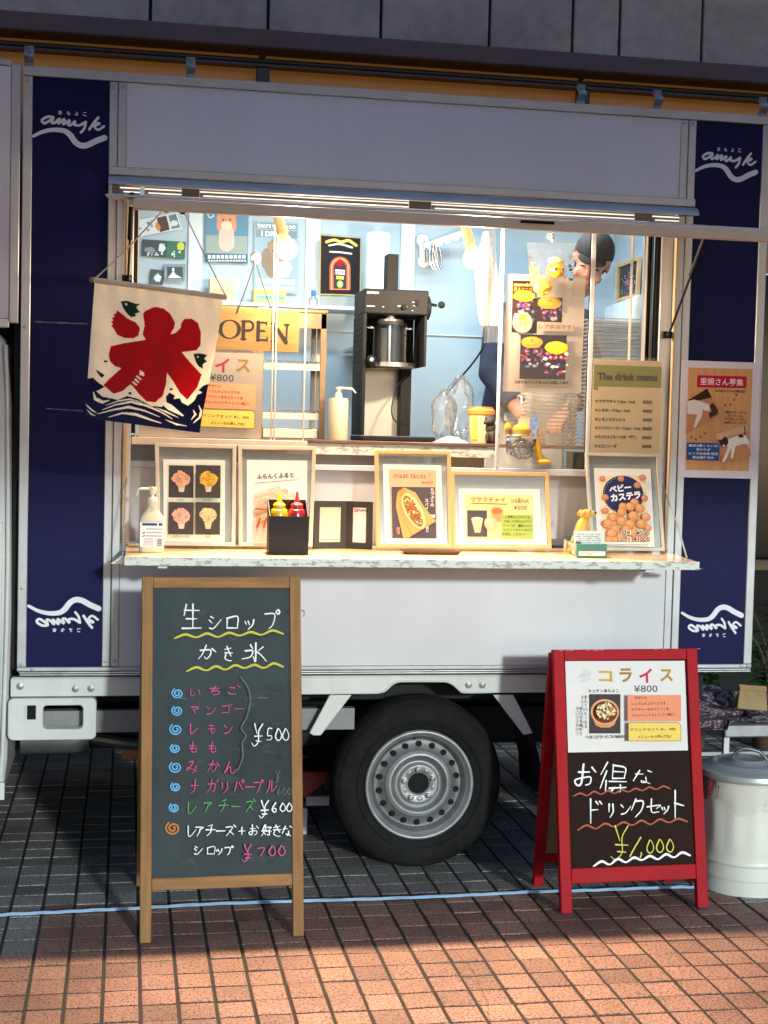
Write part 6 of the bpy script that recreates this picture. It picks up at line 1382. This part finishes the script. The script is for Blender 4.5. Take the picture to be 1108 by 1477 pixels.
# hook rail, towel, cup, dark figure, clear bags
HW=M('white_hook_plastic',(214,220,222),.4)
t=thing('hook_rail','white plastic rail of scalloped hooks with cable clips on the truck wall','hook rail',at(612,365,1.44))
b=MB(HW); c0=at(610,347,1.45); c1=at(612,378,1.45); b.tube([c0,c1],.020,seg=16); b.ell(c0,(.030,.014,.030),18,10); b.ell(c1,(.030,.014,.030),18,10); b.m(INOX); b.tube([c0+Vector((0,-.018,0)),c1+Vector((0,-.018,0))],.007,seg=8); b.build('wall_bracket',t)
b=MB(HW); pts=[]
n=40; up=[];dn=[]
for i in range(n+1):
    s_=i/n; u_=at(612+62*s_,351-21*s_,1.42-.1*s_); l_=at(612+62*s_,362-20*s_-(4.5*max(0,math.sin(s_*5*2*math.pi)) ),1.42-.1*s_); up.append(u_); dn.append(l_)
o_=Vector((0,.006,0)); b.add(up+dn+[p_+o_ for p_ in up]+[p_+o_ for p_ in dn],[(i,n+1+i,n+2+i,i+1) for i in range(n)]+[(2*n+2+i+1,3*n+4+i,3*n+3+i,2*n+2+i) if False else (2*n+3+i,3*n+4+i,3*n+3+i,2*n+2+i) for i in range(n)]+[(i,i+1,2*n+3+i,2*n+2+i) for i in range(n)]+[(n+1+i,3*n+3+i,3*n+4+i,n+2+i) for i in range(n)]); b.build('hook_arm',t)
b=MB(INOX)
for px in (622,626,631): b.tube(catmull([at(px,350,1.40),at(px-2,372,1.40),at(px+3,388,1.40),at(px+6,374,1.40),at(px+2,352,1.40)],4),.005,seg=8)
b.build('cable_clips',t)
TOW=M('white_towel',(240,234,222),.9,var=.05,transl=.35,bump=.4,bscale=60)
t=thing('hanging_towel','white cloth in a clear bag hanging beside the second bulb','towel',at(706,335,.34))
b=MB(TOW)
def tow(s_,t_):
    x=701+ (22+6*math.sin(t_*3))*(s_-.5)*(.25+1.0*min(1,t_*2.4)) + 12*max(0,t_-.25); y=334+136*t_
    v=at(x,y,.36); return v+Vector((0,.02*math.sin(s_*8+t_*2)+.008*math.sin(s_*17+t_*9),0))
b.surf(tow,22,30); o=b.build('cloth',t,ang=3); o.modifiers.new('thick','SOLIDIFY').thickness=.003
b=MB(glass('soft_film',refl=.7,film=.10)); b.surf(lambda s_,t_: at(706+30*(s_-.5)*(.3+t_)+10*t_,330+165*t_,.33)+Vector((0,.03*math.sin(s_*6+t_*3)-.02,0)),12,14); b.build('clear_bag',t)
t=thing('paper_cup','cream paper cup with an orange lid standing left of the dark figure','cup',at(693,640,.42)); q=at(693,640,.42); zt_=at(693,597,.42).z; z0=1.5125; r0=(at(711,620,.42)-at(676,620,.42)).length/2
b=MB(M('cream_cup',(236,214,160),.5,var=.03)); b.lathe([(r0*.86,z0),(r0*.9,z0+.004),(r0,zt_)],(q.x,.42,0),seg=40); b.m(ink((206,206,70))); b.add([(q.x+r0*1.0*math.sin(a)*.99-.002,.42-r0*.985*math.cos(a)-.001,z_) for z_ in (z0+.015,zt_-.012) for a in (-.9,-.7,-.5)],[(0,1,4,3),(1,2,5,4)]); b.build('cup_body',t)
b=MB(M('orange_lid',(236,140,60),.4)); b.lathe([(r0*1.04,zt_-.004),(r0*1.12,zt_-.002),(r0*1.12,zt_+.012),(r0*.95,zt_+.02),(r0*.93,zt_+.026),(0,zt_+.026)],(q.x,.42,0),seg=40,cap=False); b.build('cup_lid',t)
q=at(708,640,.30); q.z=1.5125; h=at(708,603,.30).z-q.z
t=thing('dark_dog_figure','small dark sitting dog ornament at the window pane edge right of the cup','figurine',q); b=MB(M('dark_resin',(52,46,42),.6,var=.3,scale=60,bump=.4)); X=q.x
b.ell((X+.006,q.y,q.z+h*.28),(.026,.022,h*.33),18,12,nz=.15); b.ell((X-.002,q.y,q.z+h*.6),(.019,.018,h*.28),18,12,nz=.12); b.ell((X-.008,q.y-.006,q.z+h*.86),(.019,.018,.018),18,12,nz=.12); b.ell((X-.022,q.y-.014,q.z+h*.82),(.012,.010,.009),12,8)
for sx in (-1,1): b.ell((X-.006+sx*.014,q.y,q.z+h*.95),(.006,.005,.012),10,8); b.ell((X-.008+sx*.010,q.y-.016,q.z+h*.22),(.007,.008,h*.24),10,8)
b.build('dog_body',t,ang=2)
CRK=glass('crumpled_film',refl=.8,film=.10,bump=.45,bscale=22)
for px,py,w_,h_,lab in ((640,600,34,70,'crumpled clear plastic bag standing right of the ice shaver'),(664,585,38,90,'taller clear plastic bag between the first one and the cup')):
    q=at(px,py,.45 if px<650 else .58); kk=(at(px+1,py,q.y)-q).length; b=MB(CRK); zc=1.5135+h_*kk/2; c=Vector((q.x,q.y,zc)); b.ell(c,(w_*kk/2,.05,h_*kk/2),26,20,nz=.30,nf=2.4)
    mz=min(v[2] for v in b.v); b.v=[(v[0],v[1],v[2]-mz+1.5135) for v in b.v]; tag(b.build('plastic_bag',ang=3),lab,'plastic bag','clear plastic bags on the worktop')
b=MB(BLACKP); b.tube(catmull([at(703,492,.9),at(685,520,.9),at(664,545,.9),at(643,569,.9)],4),.004,seg=8); b.m(BLACKP); o=b.build('wall_cable',tr)
t=thing('folded_cloth','crumpled white cloth lying on the worktop in front of the bags','cloth',at(650,638,.25)); b=MB(TOW); q=at(651,635,.25)
b.surf(lambda s_,t_: Vector((q.x-.06+.12*s_,.2+.12*t_,1.514+.022*math.sin(math.pi*s_)*math.sin(math.pi*t_)*(1+.5*mnoise.noise(Vector((s_*5,t_*5,1)))))),18,10); b.build('cloth_sheet',t)
# stacks of clear food trays in the window
TRAY=glass('clear_tray_plastic',tint=(.97,.93,.88),refl=1.7,film=.13); TRIM=M('tray_rim_clear',(226,206,184),.2,var=.05,alpha=.55)
def traystack(x0,x1,ytop,d,label,base=1.5135):
    a=at(x0,600,d); c_=at(x1,600,d); w_=(c_.x-a.x)/2; top=at((x0+x1)/2,ytop,d).z; n=int((top-base)/.0145); first=None
    for i in range(n):
        loc=Vector((a.x+w_+random.uniform(-.002,.002),d+.06+random.uniform(-.003,.003),base+i*.0145))
        if first is None:
            t=thing('food_tray',label,'food tray',loc,'clear food trays stacked in the window')
            b=MB(TRAY); rings=[[(sx*(w_-k)+loc.x,sy*(.06-k)+loc.y,loc.z+z_) for sx,sy in ((-1,-1),(1,-1),(1,1),(-1,1))] for k,z_ in ((.012,0),(.006,.011))]
            b.add(rings[0]+rings[1],[(3,2,1,0)]+[(i_,(i_+1)%4,4+(i_+1)%4,4+i_) for i_ in range(4)]); b.build('tray_body',t,bevel=.001)
            b=MB(TRIM); q=lambda k:[(sx*(w_-k)+loc.x,sy*(.06-k)+loc.y) for sx,sy in ((-1,-1),(1,-1),(1,1),(-1,1))]; o_,i2=q(0),q(.006); zz=loc.z
            b.add([(x,y,zz+.0108) for x,y in o_]+[(x,y,zz+.0108) for x,y in i2]+[(x,y,zz+.0138) for x,y in o_]+[(x,y,zz+.0138) for x,y in i2],sum([[(k,4+k,4+(k+1)%4,(k+1)%4),(8+k,8+(k+1)%4,12+(k+1)%4,12+k),(k,(k+1)%4,8+(k+1)%4,8+k),(4+k,12+k,12+(k+1)%4,4+(k+1)%4)] for k in range(4)],[])); b.build('tray_rim',t)
            first=t
        else:
            t=first.copy(); COL.objects.link(t); t.location=loc; t.rotation_euler=(0,0,random.uniform(-.012,.012)); t['label']=label
            for ch_ in list(first.children):
                c2=ch_.copy(); COL.objects.link(c2); c2.parent=t
traystack(852,960,455,.12,'clear plastic food tray in the tall stack behind the drink menu')
traystack(766,836,566,.16,'clear plastic food tray in the short stack behind the lower bagged toy')

# little blackboard on the right-hand wall
t=thing('small_blackboard','small wood framed blackboard with pink chalk on the right wall of the truck','blackboard',(2.19,1.15,2.25))
XW=2.19
def wx(px,py):
    v=_F+_R*((px-554)/FPX)-_U*((py-738.5)/FPX); return CAM+v*((XW-CAM.x)/v.x)
P4=[wx(893,383),wx(926,370),wx(923,427),wx(892,436)]
b=MB(BIRCH); cen=sum(P4,Vector())/4; inn=[p_.lerp(cen,.16) for p_ in P4]; off=Vector((-.014,0,0))
b.add(P4+inn+[p_+off for p_ in P4]+[p_+off for p_ in inn],sum([[(i,(i+1)%4,4+(i+1)%4,4+i),(8+(i+1)%4,8+i,12+i,12+(i+1)%4),(i,8+i,8+(i+1)%4,(i+1)%4),(4+i,4+(i+1)%4,12+(i+1)%4,12+i)] for i in range(4)],[])); b.build('board_frame',t)
b=MB(CHALK); o_=Vector((-.004,0,0)); b.add([p_+o_ for p_ in inn],[(0,1,2,3)]); bb_=b.build('slate',t)
b=MB(ink((206,120,160))); random.seed(4)
for k in range(60):
    u_,v_=random.gauss(.5,.17),random.gauss(.52,.12)
    p_=inn[0].lerp(inn[1],u_).lerp(inn[3].lerp(inn[2],u_),v_)+Vector((-.006,0,0)); b.m(ink(random.choice([(206,120,160),(226,200,214),(214,150,180)]))); b.add([p_,p_+Vector((0,.012,.002)),p_+Vector((0,.012,.006)),p_+Vector((0,0,.004))],[(0,1,2,3)])
for k in range(40):
    u_,v_=random.uniform(.08,.92),random.choice([.12,.2,.28,.78,.86,.93]); p_=inn[0].lerp(inn[1],u_).lerp(inn[3].lerp(inn[2],u_),v_)+Vector((-.006,0,0)); b.m(ink((120,140,140))); b.add([p_,p_+Vector((0,.010,0)),p_+Vector((0,.010,.004)),p_+Vector((0,0,.004))],[(0,1,2,3)])
b.build('chalk_marks',bb_,smooth=False)
WB=M('white_board_box',(222,230,234),.5); t=thing('white_carton','white board-like carton leaning under the small blackboard','carton',(2.1,1.2,2.0)); P5=[wx(878,446),wx(931,425),wx(931,470),wx(878,470)]
b=MB(WB); o_=Vector((-.03,0,0)); b.add([p_ for p_ in P5]+[p_+o_ for p_ in P5],[(0,1,2,3),(7,6,5,4),(0,4,5,1),(1,5,6,2),(2,6,7,3),(3,7,4,0)]); b.build('carton_panel',t)

# ================================================================ the person at work behind the posters
SKIN=M('skin',(168,116,92),.5,var=.04,scale=20); SHIRT=M('navy_cloth',(34,38,62),.85,var=.12,scale=80,bump=.3,bscale=160); CAPM=M('dark_cap',(26,21,19),.85,var=.15,scale=90,bump=.3,bscale=200); HAIR=M('black_hair',(14,12,12),.55,var=.2,scale=60,stretch=(1,1,.2)); APR=M('white_apron',(206,206,206),.8,var=.04)
pe=thing('person','person in a dark cap and navy top bending over the worktop behind the white poster','person',(1.66,1.0,.757))
Hc=at(853,378,.92); hu=Vector((.12,-.48,.85)).normalized(); hf=Vector((-.38,-.70,-.62)); hf=(hf-hu*hf.dot(hu)).normalized(); hs=hu.cross(hf)
HM=Matrix(((hs.x,-hf.x,hu.x),(hs.y,-hf.y,hu.y),(hs.z,-hf.z,hu.z)))  # local: x side, -y face, z up
hp=lambda x,y,z: Hc+HM@Vector((x,y,z))
b=MB(SKIN); b.ell(hp(0,.012,.028),(.073,.090,.085),28,18,rot=HM); b.ell(hp(0,-.030,-.030),(.058,.062,.075),24,16,rot=HM); b.ell(hp(0,-.055,-.085),(.034,.030,.024),18,12,rot=HM)
b.ell(hp(0,-.096,-.020),(.012,.017,.021),14,10,rot=HM); b.ell(hp(0,-.101,-.034),(.016,.010,.009),12,8,rot=HM); b.ell(hp(0,-.088,-.062),(.022,.010,.007),12,8,rot=HM); b.ell(hp(0,-.087,-.071),(.020,.010,.007),12,8,rot=HM)
for s_ in (-1,1): b.ell(hp(s_*.074,.012,-.005),(.009,.020,.031),12,10,rot=HM); b.ell(hp(s_*.045,-.070,-.040),(.020,.016,.02),12,8,rot=HM); b.ell(hp(s_*.030,-.083,.022),(.022,.009,.008),12,8,rot=HM)
nk=hp(0,.03,-.10); ch_=Vector((1.70,1.02,2.00)); pv_=Vector((1.64,1.08,1.66))
b.tube([hp(0,.01,-.05),nk,ch_+Vector((.02,-.02,.07))],[.052,.055,.06],seg=16)
b.tube([ch_+Vector((0,0,.03)),(ch_+pv_)/2,pv_],[.13,.135,.13],seg=20)
for sx in (-.09,.09): b.tube([pv_+Vector((sx,0,-.02)),pv_+Vector((sx*1.1,-.02,-.45)),Vector((pv_.x+sx*1.1,pv_.y,.80))],[.085,.062,.045],seg=14); b.ell((pv_.x+sx*1.1,pv_.y-.06,.785),(.045,.12,.03),14,8)
arms=[]
for sgn,el,hn in ((-1,Vector((1.465,.86,1.80)),Vector((1.55,.66,1.62))),(1,Vector((1.92,.90,1.78)),Vector((1.74,.70,1.65)))):
    sh=ch_+Vector((sgn*.165,-.01,.035)); arms.append((sh,el,hn)); b.tube([ch_+Vector((sgn*.08,0,.05)),sh,sh.lerp(el,.5),el,el.lerp(hn,.5),hn],[.06,.056,.046,.040,.036,.027],seg=14)
    d=(hn-el).normalized(); s2=d.cross(Vector((0,0,1))).normalized(); dn_=Vector((0,0,-1))
    pm=hn+d*.045; b.ell(pm,(.040,.043,.018),16,10,rot=Matrix((s2,d,dn_)).transposed())
    for i,(o_,l_) in enumerate(((-.030,.062),(-.010,.074),(.010,.070),(.029,.056))):
        k0=hn+d*.078+s2*o_; b.tube([k0-d*.015,k0+d*l_*.45,k0+d*l_*.75+dn_*.018,k0+d*l_*.85+dn_*.036],[.0095,.009,.0085,.007],seg=8)
    k0=hn+d*.03-s2*.036*sgn; b.tube([k0,k0-s2*.02*sgn+d*.025+dn_*.01,k0-s2*.022*sgn+d*.05+dn_*.02],[.011,.0105,.008],seg=8)
bd_=b.build('person_body',pe,ang=3); rm_=bd_.modifiers.new('one_surface','REMESH'); rm_.mode='VOXEL'; rm_.voxel_size=.0055; rm_.use_smooth_shade=True; sm=bd_.modifiers.new('soften','SMOOTH'); sm.iterations=3; sm.factor=.5
b=MB(SHIRT); b.tube([ch_+Vector((.01,-.01,.085)),ch_+Vector((0,0,.045)),ch_+Vector((0,0,-.05)),(ch_+pv_)/2,pv_+Vector((0,0,-.06))],[.085,.15,.165,.16,.165],seg=24)
for sh,el,hn in arms: b.tube([ch_.lerp(sh,.5)+Vector((0,0,.02)),sh,sh.lerp(el,.5),el,el.lerp(hn,.72)],[.085,.075,.062,.056,.047],seg=16)
so=b.build('shirt',pe,ang=3); m_=so.modifiers.new('one_surface','REMESH'); m_.mode='VOXEL'; m_.voxel_size=.008; m_.use_smooth_shade=True; sm=so.modifiers.new('soften','SMOOTH'); sm.iterations=4
b=MB(APR); b.surf(lambda s_,t_: (ch_.lerp(pv_+Vector((0,0,-.25)),t_))+Vector(((s_-.5)*(.20+.16*t_)-.02,-.172-.02*math.cos((s_-.5)*3)+.008*math.sin(s_*14),-.03)),18,16); ap=b.build('apron',pe,ang=3); ap.modifiers.new('thick','SOLIDIFY').thickness=.003
b=MB(SHIRT); 
for sx in (-.09,.09): b.tube([pv_+Vector((sx,0,.0)),pv_+Vector((sx*1.1,-.02,-.45)),Vector((pv_.x+sx*1.1,pv_.y,.84))],[.105,.08,.065],seg=16)
b.build('trousers',pe)
b=MB(CAPM)
full=MB(CAPM); full.ell(hp(0,.016,.040),(.084,.101,.092),36,24,rot=HM)
keep=[f for f in full.f if all((HM.transposed()@(Vector(full.v[i])-Hc)).z >.030-.9*max(0,(HM.transposed()@(Vector(full.v[i])-Hc)).y) for i in f)]
b.add(full.v,keep); b.ell(hp(0,-.084,.036),(.060,.030,.005),24,8,rot=HM@Matrix.Rotation(.5,3,'X')); cp=b.build('cap',pe,ang=3); cp.modifiers.new('thick','SOLIDIFY').thickness=.003
b=MB(HAIR); full=MB(HAIR); full.ell(hp(0,.016,.016),(.079,.094,.086),32,20,rot=HM,nz=.05,nf=9)
keep=[f for f in full.f if all((HM.transposed()@(Vector(full.v[i])-Hc)).y > .0 and (HM.transposed()@(Vector(full.v[i])-Hc)).z>-.055 for i in f)]
b.add(full.v,keep); b.build('hair',pe,ang=3)
b=MB(ink((30,24,24)))
for s_ in (-1,1): b.ell(hp(s_*.030,-.0845,.002),(.012,.006,.0025),12,8,rot=HM); b.ell(hp(s_*.031,-.0865,.024),(.016,.005,.0022),12,8,rot=HM)
b.build('eyes_and_brows',pe)
